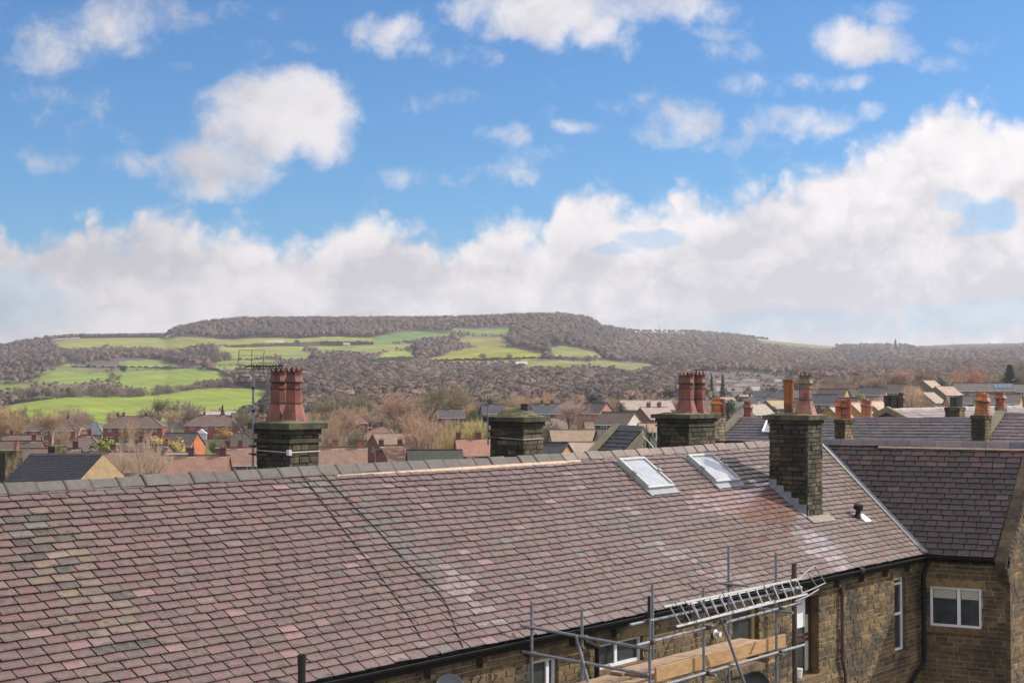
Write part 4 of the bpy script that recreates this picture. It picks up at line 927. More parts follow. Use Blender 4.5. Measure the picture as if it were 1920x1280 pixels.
HS = [
 # label, px, py, Y, L, D, H, rise, rot, typ, wall, roof, chimneys, win, gwin
 ('red brick pair of houses behind the white trunked birches, hipped brown roof', 98, 785, 400, 16.5, 8.5, 4.6, 2.8, -6, 'hip', RB, BRT, (-.05, .27), (5, 2), 0),
 ('grey roofed bungalow with a pale dormer between two red brick houses', 177, 791, 430, 6.5, 7, 2.6, 3.0, 0, 'hip', GREYT, (.17, .18, .19), (), (2, 1), 0),
 ('red brick pair of houses with three roof chimneys left of the ivy tree', 254, 780, 420, 16.5, 8.5, 4.8, 2.8, 4, 'hip', RB, (.15, .10, .085), (-.30, -.2, .18), (5, 2), 0),
 ('red brick pair of houses with a white glazed porch below the green field', 399, 778, 440, 15.5, 8, 4.5, 2.7, 4, 'hip', (.24, .07, .05), (.17, .11, .09), (-.16, .2), (4, 2), 0),
 ('small house with a dark roof and a bright orange end wall', 341, 811, 300, 7.0, 6.5, 3.6, 2.3, -14, 'gable', RBD, DKT, (), (2, 2), 0),
 ('house with a dark hipped roof left of the leftmost big chimney', 452, 812, 290, 8.5, 7, 3.0, 2.4, 2, 'hip', RB, DKT, (), (3, 1), 0),
 ('long brown tiled roof just behind the ridge, with a square chimney in its middle', 365, 853, 185, 8.4, 7.5, 3.5, 2.3, 4, 'gable', RBD, (.30, .165, .12), (-.05, .42), (3, 2), 0),
 ('brown tiled roof joined to the left side of the leftmost big chimney', 458, 838, 215, 5.6, 7, 3.5, 2.2, 6, 'gable', RB, (.28, .16, .12), (-.42, -.1), (2, 2), 0),
 ('hipped brown bungalow roof left of the yellow green bush', 160, 815, 265, 7.5, 7, 2.8, 2.3, 4, 'hip', RB, (.17, .115, .095), (.1,), (2, 1), 0),
 ('brown tiled roof below the yellow green bush', 232, 846, 195, 8.6, 7, 3.4, 2.2, 2, 'gable', RBD, (.26, .155, .12), (-.16,), (3, 2), 0),
 ('dull brown roof at the left edge with a low red wall', 28, 826, 240, 9, 7, 3.5, 2.2, 0, 'gable', RB, (.13, .10, .085), (.35,), (3, 2), 0),
 ('low brown roof behind the dark slate gabled house', 95, 840, 200, 8, 6.5, 3.4, 1.8, 2, 'gable', RBD, (.17, .12, .10), (.42,), (2, 2), 0),
 ('little house with a dark roof, two rooflights and an orange gable', 300, 833, 240, 3.9, 4.2, 2.4, 1.9, -25, 'gable', OB, SLT, (.38,), (0, 0), 1),
 ('pale low factory roof behind the trees left of centre', 352, 774, 520, 10, 10, 3, 1.5, -20, 'gable', GREYT, (.40, .37, .36), (), (0, 0), 0),
 ('pale long roof behind the house with the glazed porch', 405, 770, 560, 15, 9, 3, 1.4, 0, 'gable', GREYT, (.42, .36, .34), (-.3, .1), (0, 0), 0),
 ('dark roofed house under the ivy clad tree beside the aerial mast', 455, 774, 480, 7, 7, 3.6, 2.2, 20, 'gable', RBD, DKT, (.3,), (2, 2), 0),
 ('orange walled house just visible left of the crowned pots', 486, 782, 400, 4.5, 6, 3.6, 2.2, -30, 'gable', OB, BRT, (0.,), (1, 2), 0),
 ('brown tiled terrace roof right of the leftmost big chimney', 634, 838, 195, 7.4, 7, 3.4, 2.1, 6, 'gable', OB, (.27, .165, .125), (-.05, .4), (4, 2), 0),
 ('red gabled house end with a brown roof, farther of a stepped pair', 735, 812, 310, 8.5, 7.0, 5, 2.5, 28, 'gable', (.17, .055, .045), (.27, .17, .13), (.38,), (2, 2), 1),
 ('red gabled house end with orange front walls, nearer of a stepped pair', 740, 834, 265, 5.2, 7.0, 5, 2.7, 28, 'gable', (.17, .055, .045), (.25, .155, .12), (-.5, .2), (2, 2), 1),
 ('hipped brown roof with two small chimneys behind the stepped pair', 714, 799, 350, 9, 8, 4, 2.6, 0, 'hip', RB, (.27, .16, .12), (-.28, .02), (2, 2), 0),
 ('dark mossy low roof below the round bare tree', 815, 843, 205, 7.4, 6.5, 3, 1.9, 8, 'gable', DBR, (.05, .05, .045), (), (3, 1), 0),
 ('far red house with a dark roof and two wide white windows', 846, 767, 430, 8, 7, 3.8, 2.2, 4, 'gable', RB, (.10, .085, .085), (0.,), (2, 1), 0),
 ('orange brown roof left of the mossy capped chimney', 897, 822, 235, 7.2, 6.5, 3.2, 2.2, 10, 'gable', RB, (.36, .18, .13), (-.45, 0.), (2, 1), 0),
 ('small red house with a hipped roof in the trees right of the crowned pots', 668, 775, 400, 5, 5, 3.4, 2.2, 20, 'hip', RB, (.26, .13, .1), (), (2, 2), 0),
 ('dark slate house with brick walls just right of the mossy capped chimney', 1024, 757, 400, 8, 7, 4, 2.3, 6, 'gable', (.14, .08, .07), SLT, (-.15, .2), (3, 2), 0),
 ('dark roofed house with a pink brick gable and white bargeboards', 1117, 754, 340, 6.2, 6.2, 4.4, 2.2, -38, 'gable', PINKB, DKT, (), (1, 2), 2),
 ('long pale roofed brick terrace with a row of small chimneys on the ridge', 1209, 749, 430, 15.5, 8, 4.6, 2.6, 14, 'gable', (.32, .19, .14), GLT, (-.46, -.22, 0., .24, .46), (6, 2), 0),
 ('brown gabled house with a pale roof left of the broad chimney', 1226, 763, 330, 7.2, 7, 4.4, 2.3, 30, 'gable', (.16, .085, .075), (.40, .30, .25), (-.2, .2), (2, 2), 0),
 ('house with a dark side wall and a cream gable with three windows', 1160, 772, 270, 6.6, 6.2, 3.8, 2.0, -32, 'gable', DBR, (.13, .10, .085), (), (2, 1), 3),  # shade painted into the dark wall colour
 ('long low bungalow row with a tan roof and white windows', 1078, 805, 215, 7.2, 6, 2.6, 1.6, 6, 'gable', (.20, .14, .09), (.33, .235, .18), (), (5, 1), 0),
 ('short dark roofed end of the bungalow row with one white window', 1140, 804, 208, 3.0, 6, 2.6, 1.6, 6, 'gable', (.25, .19, .11), DKT, (), (1, 1), 0),
 ('small dark roofed building with a golden stone gable', 1038, 829, 150, 3.0, 3.2, 2.5, 1.2, -30, 'gable', GOLD, SLT, (), (0, 0), 0),
 ('wide sunlit tan roof with bright streaks beside the golden gable', 1095, 828, 165, 5.0, 6.5, 2.5, 1.4, 0, 'gable', DBR, (.42, .33, .26), (), (2, 1), 0),  # glare painted into the pale roof colour
 ('small tan roofed bungalow left of the broad chimney with white windows', 1217, 793, 245, 3.6, 4.5, 2.5, 1.1, 10, 'gable', CREAM, TAN, (), (3, 1), 0),
 ('slate roofed house left behind the mossy capped chimney', 925, 758, 390, 6.4, 7, 4, 2.2, 8, 'gable', (.14, .08, .07), SLT, (-.1,), (2, 2), 0),
 ('dark roofed house with a golden gable, at the left end of the right hand estate', 1562, 728, 450, 8.5, 6, 5.2, 2.2, -28, 'gable', GOLD, DKT, (), (2, 2), 0),
 ('dark roofed brick house with an orange red gable end behind the tall chimney', 1545, 739, 400, 7.0, 6.5, 5, 2.4, -18, 'gable', RBD, SLT, (), (3, 2), 0),
 ('dark roofed house with a small tan side gable above the yellow shrub', 1605, 728, 470, 5.2, 6, 5, 2.2, 10, 'gable', (.17, .12, .08), DKT, (.3,), (2, 2), 0),
 ('long dark roofed block with many windows and a gold end gable', 1637, 726, 440, 7.6, 6, 6, 2.0, -20, 'gable', (.20, .13, .075), SLT, (), (4, 2), 0),
 ('dark slate roofed block right of the block with the gold end gable', 1684, 719, 455, 6.4, 6, 6, 2.4, -12, 'gable', (.20, .13, .075), DKT, (), (3, 2), 0),
 ('golden brick gable behind the thin bare tree', 1711, 722, 430, 5, 5, 6, 2.0, -55, 'gable', GOLD, TAN, (), (0, 0), 1),
 ('tan roofed house with a dark gable, highest of the estate', 1741, 713, 480, 8, 7, 4.8, 2.6, 48, 'gable', (.16, .12, .08), (.42, .32, .24), (), (2, 2), 0),
 ('cream fronted house with a dark gable and a sunlit tan roof', 1770, 724, 400, 7.5, 7.5, 4.6, 2.6, 38, 'gable', (.42, .34, .24), (.42, .31, .24), (), (3, 2), 0),
 ('house with rooflights in a sunlit tan roof below the cream fronted house', 1740, 735, 360, 5.5, 6, 4.4, 2.2, 46, 'gable', (.30, .22, .14), (.38, .29, .24), (), (2, 2), 0),
 ('long dark roofed row with solar panels and white gutter', 1842, 718, 430, 17, 7, 4.4, 2.0, -4, 'gable', (.18, .14, .10), (.14, .12, .11), (), (6, 1), 0),
 ('small house with a pink gable left of the orange crowned pots', 1816, 741, 330, 3.4, 4, 3.6, 1.5, -30, 'gable', (.34, .26, .2), (.18, .16, .15), (), (2, 1), 0),
 ('grey roofed house with a golden gable at the far right', 1885, 738, 315, 6.4, 5.2, 4, 1.8, -26, 'gable', (.36, .27, .16), (.17, .15, .14), (), (2, 1), 1),
 ('dark roofed row cut by the right edge of the picture', 1925, 720, 440, 9, 7, 4.4, 2.0, 0, 'gable', (.18, .14, .10), (.12, .11, .105), (), (3, 1), 0),
 ('gold walled house with a pink lit roof between two groups of orange pots', 1606, 754, 210, 3.2, 4, 4, 1.7, 46, 'gable', (.40, .24, .09), (.48, .36, .30), (), (2, 2), 0),
 ('tan gabled house right of the pot with an orange crown', 1640, 751, 260, 4.2, 4.6, 4, 1.8, 46, 'gable', (.24, .17, .10), (.46, .35, .28), (), (2, 2), 0),
 ('gold walled house behind the left group of orange pots', 1567, 762, 200, 3.2, 3.6, 4, 1.5, 46, 'gable', (.36, .22, .09), (.44, .36, .34), (), (2, 2), 0),
 ('dark roofed row beyond the trees, left of the plain orange pot', 1440, 733, 600, 12, 7, 4.5, 2.6, -8, 'gable', (.22, .15, .09), SLT, (.3,), (4, 2), 0),
 ('tan roofed house with a dark gable left of the plain orange pot', 1452, 750, 420, 6.5, 6, 4, 2.0, 36, 'gable', (.16, .11, .08), (.40, .30, .20), (), (2, 1), 0),
 ('house with a white wall and a pale sunlit roof left of the tall chimney', 1414, 757, 330, 6.2, 6.5, 4, 2.1, 34, 'gable', (.50, .42, .36), (.42, .36, .34), (.2,), (3, 1), 0),
 ('red walled house behind the small brick chimney', 1362, 744, 460, 4.5, 6, 4, 1.8, 20, 'gable', (.28, .09, .07), (.42, .30, .27), (), (1, 1), 0),
 ('brown house with a pale roof edge above the evergreen tree', 1396, 739, 560, 6, 6, 4, 2.0, 30, 'gable', (.15, .1, .08), (.30, .24, .18), (.1,), (1, 1), 0),
 ('low pale roof behind the slate terrace near the dark pots', 1790, 764, 200, 4.2, 4, 3, 1.2, 10, 'gable', (.2, .15, .1), (.36, .31, .29), (), (0, 0), 0),
 ('brown hipped house behind the birches at the far left', 15, 792, 430, 11, 8, 4.4, 2.6, 0, 'hip', RB, BRT, (.2,), (3, 2), 0),
 ('red walled house between the left edge and the birches', 42, 815, 300, 7, 7, 3.6, 2.2, 10, 'gable', RB, BRT, (-.3,), (2, 1), 0),
 ('low brown roof between the hipped bungalow and the small dark roofed house', 245, 828, 250, 6.5, 6, 3, 2.0, 0, 'gable', RBD, (.17, .11, .09), (.3,), (3, 1), 0),
 ('flat grey roof just below the small house with the orange end wall', 340, 848, 225, 4.0, 4.5, 2.6, .9, 0, 'gable', RBD, (.30, .29, .29), (), (1, 1), 0),
 ('brown roofed house seen over the right shoulder of the leftmost big chimney', 612, 815, 290, 6.0, 6.5, 3.5, 2.2, 12, 'gable', RB, (.24, .16, .13), (.2,), (2, 1), 0),
 ('brown tiled house half hidden by the tall orange brown tree', 775, 786, 420, 7.5, 7, 4, 2.4, 8, 'gable', RB, (.20, .14, .11), (-.2,), (3, 1), 0),
 ('house with a grey brown roof behind the yellow green bare shrub', 905, 790, 330, 7, 6.5, 3.5, 2.2, 0, 'gable', RBD, (.20, .15, .12), (.25,), (3, 1), 0),
 ('low tan roof between the slate house and the pinkish bare tree', 1040, 783, 300, 6.0, 6, 3, 1.8, 0, 'gable', RBD, (.28, .21, .17), (), (3, 1), 0),
 ('brown terrace roof behind the house with the cream gable', 1120, 790, 290, 5, 6, 3, 1.6, 6, 'gable', RBD, (.26, .19, .15), (), (2, 1), 0),
 ('grey roofed house under the wood, right of the slate house', 1075, 756, 440, 9, 7, 4, 2.2, -4, 'gable', (.22, .12, .09), (.15, .13, .13), (-.3, .2), (4, 1), 0),
 ('dark roofed house above the evergreen tree right of the broad chimney', 1385, 752, 400, 6, 6, 4, 2.0, 24, 'gable', (.2, .12, .08), (.12, .11, .11), (.2,), (2, 1), 0),
 ('long dark roof left of the plain orange pot on the tall chimney', 1420, 744, 480, 12, 7, 4, 2.2, -4, 'gable', (.22, .15, .09), (.10, .10, .115), (-.2, .3), (5, 1), 0),
 ('dark roofed row behind the crowned pot of the tall chimney', 1505, 731, 520, 9, 7, 4.4, 2.2, 0, 'gable', (.22, .15, .09), (.11, .105, .11), (.3,), (4, 2), 0),
 ('gold gabled house behind the left group of orange pots and the dark brick house', 1590, 745, 400, 6, 6, 4.5, 2.2, -30, 'gable', GOLD, DKT, (), (2, 2), 0),
 ('low dark roofed house behind the three sooty pots', 1690, 742, 380, 7, 6, 4, 2.0, -10, 'gable', (.20, .14, .09), DKT, (), (3, 1), 0),
 ('grey roofed house left of the small house with a pink gable', 1795, 742, 340, 5, 5.5, 4, 1.8, 0, 'gable', (.26, .2, .14), (.17, .155, .15), (), (2, 1), 0),
 ('grey roofed house between the two orange crowned pots at the right', 1860, 737, 330, 4, 5, 4, 1.8, -10, 'gable', (.28, .22, .16), (.2, .18, .17), (), (2, 1), 0),
]
for h_ in HS:
    lb, px, py, Y, L, D, H, rise, rot, typ, wc_, rc, ch, win, gw = h_
    t_, P_, zz = house(lb, px, py, Y, L, D, H, rise, rot, typ, wc_, rc, ch, win, gw, gc=(CREAM if 'cream gable' in lb else (.42, .13, .05) if 'orange end wall' in lb or 'orange red gable' in lb else (PINKB if 'pink gable' in lb else (GOLD if ('gold end' in lb or 'golden gable' in lb) else ((.15, .12, .085) if 'dark gable' in lb else None)))), solar='solar' in lb)  # gable colours paint sunlit ends brighter and shaded ends darker
    if 'glazed porch' in lb:
        m = MB(); m.box(P_(-4.2, 4.0, zz[2] - 1), np.array([3.2, .2, 0]), np.array([.1, -2.2, 0]), Z3 * 2.9, (.55, .58, .6)); k0 = P_(-4.4, 6.4, zz[2] + 1.9); m.poly([k0, k0 + np.array([3.6, 0, 0]), k0 + np.array([1.8, .0, 1.3])], (.8, .8, .8)); m.poly([k0, k0 + np.array([1.8, 0, 1.3]), k0 + np.array([1.8, 2.4, 1.3]), k0 + np.array([0, 2.4, 0])], (.7, .7, .72)); m.poly([k0 + np.array([3.6, 0, 0]), k0 + np.array([3.6, 2.4, 0]), k0 + np.array([1.8, 2.4, 1.3]), k0 + np.array([1.8, 0, 1.3])], (.7, .7, .72)); m.build('porch', FARW, t_)
# ---- nearer slate roofs with real slates
def slate_house(label, P0, P1, rise, run, typ_col, H=5.5, gauge=.24, wm=.42, verge0=True, verge1=False, ridgec=(.17, .14, .14), copz=.16, facing=None, backcol=(.15, .13, .13), wallc=(.22, .17, .1)):
    """ridge from P0 to P1, near slope falls towards 'facing'"""
    uh = (P1 - P0); L = np.linalg.norm(uh); uh = uh / L; vh = np.cross(uh, Z3); vh /= np.linalg.norm(vh)
    if vh @ facing < 0: vh = -vh
    c = (P0 + P1) / 2; zg = c[2] - rise - H; GC.append((c[0], c[1], zg))
    t = thing('stone_house', [c[0], c[1], zg], label, 'house')
    LS = sqrt(rise ** 2 + run ** 2); d_ = vh * run / LS - Z3 * rise / LS; n_ = np.cross(uh, d_); n_ = n_ if n_[2] > 0 else -n_
    m = MB(); slates(m, P0, uh, d_, n_, L, LS, gauge, wm, typ_col, th=.010, gap=.012)
    e0, e1 = P0 + d_ * LS, P1 + d_ * LS; f0, f1 = P0 - vh * run - Z3 * rise, P1 - vh * run - Z3 * rise
    def up(q): return q if np.cross(q[1] - q[0], q[2] - q[0])[2] > 0 else q[::-1]
    m.poly(up([P0 - n_ * .03, e0 - n_ * .03, e1 - n_ * .03, P1 - n_ * .03]), (.05, .05, .05)); m.poly(up([P0 - Z3 * .02, P1 - Z3 * .02, f1, f0]), backcol)
    m.build('roof', SLATE2, t)
    m = MB(); ridge_run(m, lambda s: P0 + uh * s + Z3 * -.02, 0, L, .6, lambda s: ridgec, vh, hgt=.09, wid=.17, collar=False); m.build('ridge', RIDGE, t)
    w = MB(); k = .12
    for (a_, b_) in ((e0, f0), (e1, f1)):
        top = P0 if a_ is e0 else P1; sgn = 1 if a_ is e0 else -1
        q = [a_ * [1, 1, 0] + Z3 * (zg - 3), b_ * [1, 1, 0] + Z3 * (zg - 3), b_ - Z3 * .04, top - Z3 * .04, a_ - Z3 * .04]; w.poly([x_ + uh * sgn * .01 for x_ in q], wallc)
    for (a_, b_) in ((e0, e1), (f0, f1)): w.poly([a_ * [1, 1, 0] + Z3 * (zg - 3) - vh * .0, b_ * [1, 1, 0] + Z3 * (zg - 3), b_ - Z3 * .05, a_ - Z3 * .05], wallc)
    w.build('wall', STONEF, t)
    for fl_, top, e_, f_ in ((verge0, P0, e0, f0), (verge1, P1, e1, f1)):
        if fl_:
            m = MB(); s_ = -1 if top is P0 else 1
            for q in (e_, f_):
                nseg = 5
                for i in range(nseg):
                    a_, b_ = top + (q - top) * i / nseg, top + (q - top) * (i + .99) / nseg
                    m.box(a_ - Z3 * .12 if s_ > 0 else a_ - Z3 * .12 - uh * .0, b_ - a_, uh * s_ * .3, Z3 * (.12 + copz), jit((.20, .165, .11), .12))
            m.build('coping', STONEF, t)
    return t
r1col = lambda p, x, s: jit(random.choice([(.15, .135, .15), (.17, .145, .155), (.13, .125, .14), (.19, .155, .165)]), .1)
r2col = lambda p, x, s: jit(random.choice([(.27, .2, .21), (.24, .18, .19), (.30, .22, .22), (.2, .17, .19)]), .1)
r3col = lambda p, x, s: jit(random.choice([(.42, .33, .31), (.38, .30, .28), (.46, .36, .34)]), .1)
dkcol = lambda p, x, s: jit(random.choice([(.045, .048, .07), (.05, .05, .065), (.06, .06, .075)]), .12)
dk2col = lambda p, x, s: jit(random.choice([(.08, .075, .085), (.1, .09, .1), (.07, .068, .075)]), .12)
aR = 52.
R1 = slate_house('long grey slate terrace roof behind the wing ridge', ona(1388, 785, aR), ona(1866, 785.5, aR), 2.4, 5., r1col, facing=-U3)
R2 = slate_house('pinkish slate roof at the right edge, higher than the grey terrace roof beside it', ona(1884, 777, aR) , ona(1884, 777, aR) + V3 * 9, 2.6, 5., r2col, facing=-U3, verge0=True)
p = ona(1667, 768, 66.); R3 = slate_house('sunlit pale slate roof with a dark stone gable, behind the grey terrace roof', p, p + U3 * 17, 1.6, 3.4, r3col, facing=V3, gauge=.28, wm=.5, ridgec=(.3, .26, .24), wallc=(.13, .11, .08))
pa_, pb_ = at(57, 851, 108.5), at(193.5, 850.5, 104.)
R4 = slate_house('dark slate roofed house with a golden stone gable at the lower left, behind the ridge', pa_, pb_, 3.0, 3.6, dkcol, facing=np.array([-.3, -1, 0]), gauge=.26, wm=.4, verge0=False, ridgec=(.10, .08, .075), wallc=(.36, .26, .14))
pa_, pb_ = at(1162, 800, 48.), at(1207, 802, 47.2)
R5 = slate_house('dark slate roof slope with a lichened stone verge, left of the broad chimney', pa_, pb_ , 1.9, 2.6, dk2col, facing=np.array([0, -1, 0]), gauge=.2, wm=.3, copz=.1, wallc=(.16, .14, .1), ridgec=(.1, .095, .1))
# sub pieces on these roofs
m = MB(); n1 = Z3 * 5 - U3 * 2.4; n1 /= np.linalg.norm(n1); pr = ona(1388, 785, aR)
def r1pt(px, py, off=.05): return onp(px, py, pr + n1 * off, n1)
Q = [r1pt(1438, 791), r1pt(1452, 791), r1pt(1446, 811), r1pt(1430, 811)]
for i in range(4): j = (i + 1) % 4; m.tube(Q[i] + n1 * .05, Q[j] + n1 * .05, .045, n=4)
w_ = m.build('rooflight', WHITE, R1); m = MB(); m.poly(Q); m.build('pane', ROOFGLASS, w_)
def small_stack(label, par, cpx, lpx, rpx, ytop, ybot, a0, pots, lit=(.30, .22, .12), dark=(.12, .095, .06), big=False, **k):  # lit and dark paint sunlight and shade into the face colours
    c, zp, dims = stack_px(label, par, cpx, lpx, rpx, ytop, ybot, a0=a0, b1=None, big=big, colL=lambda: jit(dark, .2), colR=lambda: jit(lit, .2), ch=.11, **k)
    am = (dims[0] + dims[1]) / 2
    for (px, ytop_, kind, col, r_) in pots:
        P = ona(px, ytop, am); P = W(am, B_(P), zp - .04); h_ = float(ona(px, ytop_, am)[2]) - zp + .04
        if kind == 'crown': pot_crown(P, h_, col, c, r=r_)
        elif kind == 'small': pot_small(P, h_, col, c, r=r_)
        else: pot_plain(P, h_, col, c, r=r_)
    return c, dims
small_stack('stone chimney with orange hatted pots standing on the grey terrace roof', R1, 1584, 1565, 1599.5, 787, 826, 48.6, [(1574, 748, 'small', (.50, .17, .08), .16), (1586, 750, 'small', (.48, .16, .08), .15), (1591, 748, 'plain', (.40, .12, .06), .11)])
small_stack('stone chimney with pale orange pots at the right end of the grey terrace roof', R1, 1846, 1821, 1858, 779, 828, 48.9, [(1839, 735, 'small', (.50, .22, .07), .19), (1846, 738, 'small', (.45, .17, .07), .17)], rough=1.2)
small_stack('chimney pot stack behind the grey terrace ridge', R1, 1622, 1612, 1634, 784, 800, 56.0, [(1622, 747, 'small', (.50, .20, .1), .17), (1629, 750, 'small', (.48, .2, .11), .15)])
small_stack('stone chimney with a red bulbous pot at the right edge', R2, 1876, 1868, 1886, 767, 790, 55., [(1876, 735, 'small', (.34, .12, .07), .19)])
small_stack('short dark chimney with three sooty pots on the pale slate roof', R3, 1688, 1657, 1696, 766, 780, 69., [(1665, 741, 'plain', (.06, .05, .045), .2), (1678, 741, 'plain', (.075, .06, .05), .24), (1690, 736, 'small', (.10, .045, .04), .17)])
small_stack('dark chimney with two grey pots in front of the pale slate roof', R3, 1799, 1772, 1809, 764, 790, 57., [(1788, 744, 'plain', (.06, .055, .06), .15), (1799, 742, 'plain', (.12, .11, .12), .15)])
small_stack('small red pot stack behind the grey terrace roof, left end', R1, 1403, 1396, 1409, 786, 800, 55.5, [(1403, 752, 'small', (.26, .09, .06), .2)])
m1, d1 = small_stack('pale stone chimney with orange louvred pots, right of the broad chimney', R1, 1340, 1325, 1360.5, 776, 840, 46., [(1345, 746, 'small', (.50, .20, .07), .24), (1354, 748, 'plain', (.25, .07, .05), .12)], lit=(.34, .27, .17))
small_stack('stone chimney at the left edge with a terracotta pot', R4, 10, -14, 43, 845, 905, 72., [(30, 828, 'plain', (.40, .15, .07), .2)], lit=(.22, .17, .09), dark=(.05, .045, .035))
# dark squat chimney behind R4
small_stack('squat black chimney on the roof behind the dark slate house', R4, 103, 90, 125, 836, 850, 82., [], lit=(.22, .19, .09), dark=(.03, .03, .025))
# cables by R5
m = MB(); m.path([at(1205, 806, 44), at(1206, 818, 44), at(1216, 828, 42), at(1226, 840, 40)], .015, 5); tag(m.build('overhead_cable', MATS['pale_wire'], None, at(1205, 806, 44)), 'pale cable hanging between the dark slate roof slope and the broad chimney', 'cable')
# cottages in the far village
VIL = [(1332, 719), (1345, 717), (1352, 723), (1364, 716), (1372, 721), (1381, 717), (1388, 724), (1395, 718), (1404, 715), (1411, 722), (1419, 719), (1427, 715), (1434, 721), (1441, 717), (1449, 722), (1456, 716), (1462, 720), (1468, 724), (1340, 727), (1358, 729), (1376, 730), (1398, 729), (1420, 729), (1444, 729)]
for (x, y) in VIL:
    Yv = hill_pt(x, y + 5)[1]; rr = rnd(-40, 40)
    house('small pale house of the distant village at the foot of the wooded hill', x, y - 5, Yv, rnd(8, 12), 7, 5.2, 2.8, rr, 'gable', random.choice([(.75, .72, .68), (.45, .34, .27), (.8, .78, .76), (.32, .22, .17)]), random.choice([(.26, .22, .22), (.15, .13, .13), (.38, .33, .32), (.24, .16, .13)]), (), (3, 1), 0, group='houses of the distant village')
FARMS = [(80, 689, 16, 'long brown farm barn at the far left of the hillside', (.16, .10, .08), (.25, .2, .18)), (101, 691, 14, 'grey roofed farm barn beside the long brown barn', (.3, .26, .2), (.36, .33, .3)), (185, 689, 24, 'brown stone farmhouse row above the lone bare tree', (.17, .12, .09), (.19, .15, .13)), (212, 687, 9, 'tall stone farm building at the end of the farmhouse row', (.30, .22, .15), (.19, .15, .13)), (275, 691, 14, 'small dark roofed field house with a pale gable', (.55, .5, .45), (.05, .055, .065)), (303, 692, 10, 'grey shed right of the small field house', (.3, .29, .27), (.22, .22, .22)), (329, 691, 19, 'white rendered hillside cottage', (.75, .74, .72), (.3, .28, .27)), (358, 686, 12, 'stone cottage among bare trees right of the white cottage', (.34, .3, .25), (.2, .19, .19)), (390, 692, 12, 'pale garage right of the stone cottage', (.5, .46, .42), (.35, .3, .28)), (428, 687, 6, 'tiny white van shaped shed at the edge of the upper field', (.75, .75, .75), (.5, .5, .5)), (515, 638, 34, 'long pale barn high on the green fields', (.24, .22, .16), (.55, .5, .42)), (625, 640, 22, 'dark roofed barn high on the green fields', (.2, .16, .13), (.09, .09, .1)), (650, 642, 12, 'low pale shed beside the dark roofed barn', (.4, .37, .3), (.5, .45, .36)), (673, 638, 9, 'tall dark farmhouse beside the low pale shed', (.12, .10, .10), (.1, .1, .11)), (885, 678, 15, 'grey glasshouse shed at the left end of the hillside farm', (.25, .22, .2), (.33, .3, .3)), (912, 679, 15, 'shed with two pale roofs in the hillside farm', (.2, .19, .18), (.5, .5, .52)), (938, 681, 24, 'long dark low barn of the hillside farm', (.10, .10, .11), (.12, .13, .15)), (978, 677, 22, 'long white roofed barn right of the hillside farm', (.10, .10, .12), (.68, .68, .7)), (735, 676, 10, 'brown cottage below the small wedge of field', (.3, .2, .15), (.4, .28, .22)), (1178, 674, 14, 'white cottage at the right end of the fields', (.75, .72, .7), (.3, .25, .23)), (1203, 674, 6, 'tiny pale cottage at the far right of the fields', (.75, .7, .66), (.45, .3, .27)), (570, 683, 16, 'pale farm sheds in dark trees above the crowned pots', (.3, .3, .3), (.4, .4, .42)), (760, 617, 10, 'stone house on the skyline pasture edge', (.3, .27, .24), (.2, .19, .18))]
for (x, y, wpx, lb, wcx, rcx) in FARMS:
    p = hill_pt(x, y + 3); Yv = p[1]; Lm = wpx * Yv / FP
    n0 = len(GC); house(lb, x, y, Yv, Lm, max(5, Lm * .4), 3.2 if Lm > 12 else 4., 2.6, rnd(-8, 8), 'gable', wcx, rcx, (), (2, 1) if wpx < 20 else (0, 0), 0, wcat='farm building', name='farm_building')
    del GC[n0:]
# church spire + mast on the far skyline
p = hill_pt(1679, 654); Yc = p[1]; t = thing('church', p, 'dark church spire on the far skyline at the right', 'church'); k = Yc / FP
m = MB(); m.box(p + np.array([-3, -3, -4]), np.array([6., 0, 0]), np.array([0, 6., 0]), Z3 * (4 + 5 * k), (.06, .06, .06)); m.box(p + np.array([-14, -3, -4]), np.array([11., 0, 0]), np.array([0, 6., 0]), Z3 * (4 + 3 * k), (.06, .06, .06)); m.build('tower', STONEF, t)
m = MB(); m.lathe(p + Z3 * 5 * k, [(5.0, 0), (.4, 15 * k)], 6, (.05, .05, .055)); m.build('spire', STONEF, t)
p = hill_pt(1236, 622); m = MB(); m.tube(p, p + Z3 * 14 * p[1] / FP, .5, .25, n=5); tag(m.build('radio_mast', MATS['rusty_iron'], None, p), 'thin mast on the skyline left of the far wooded hill', 'mast')

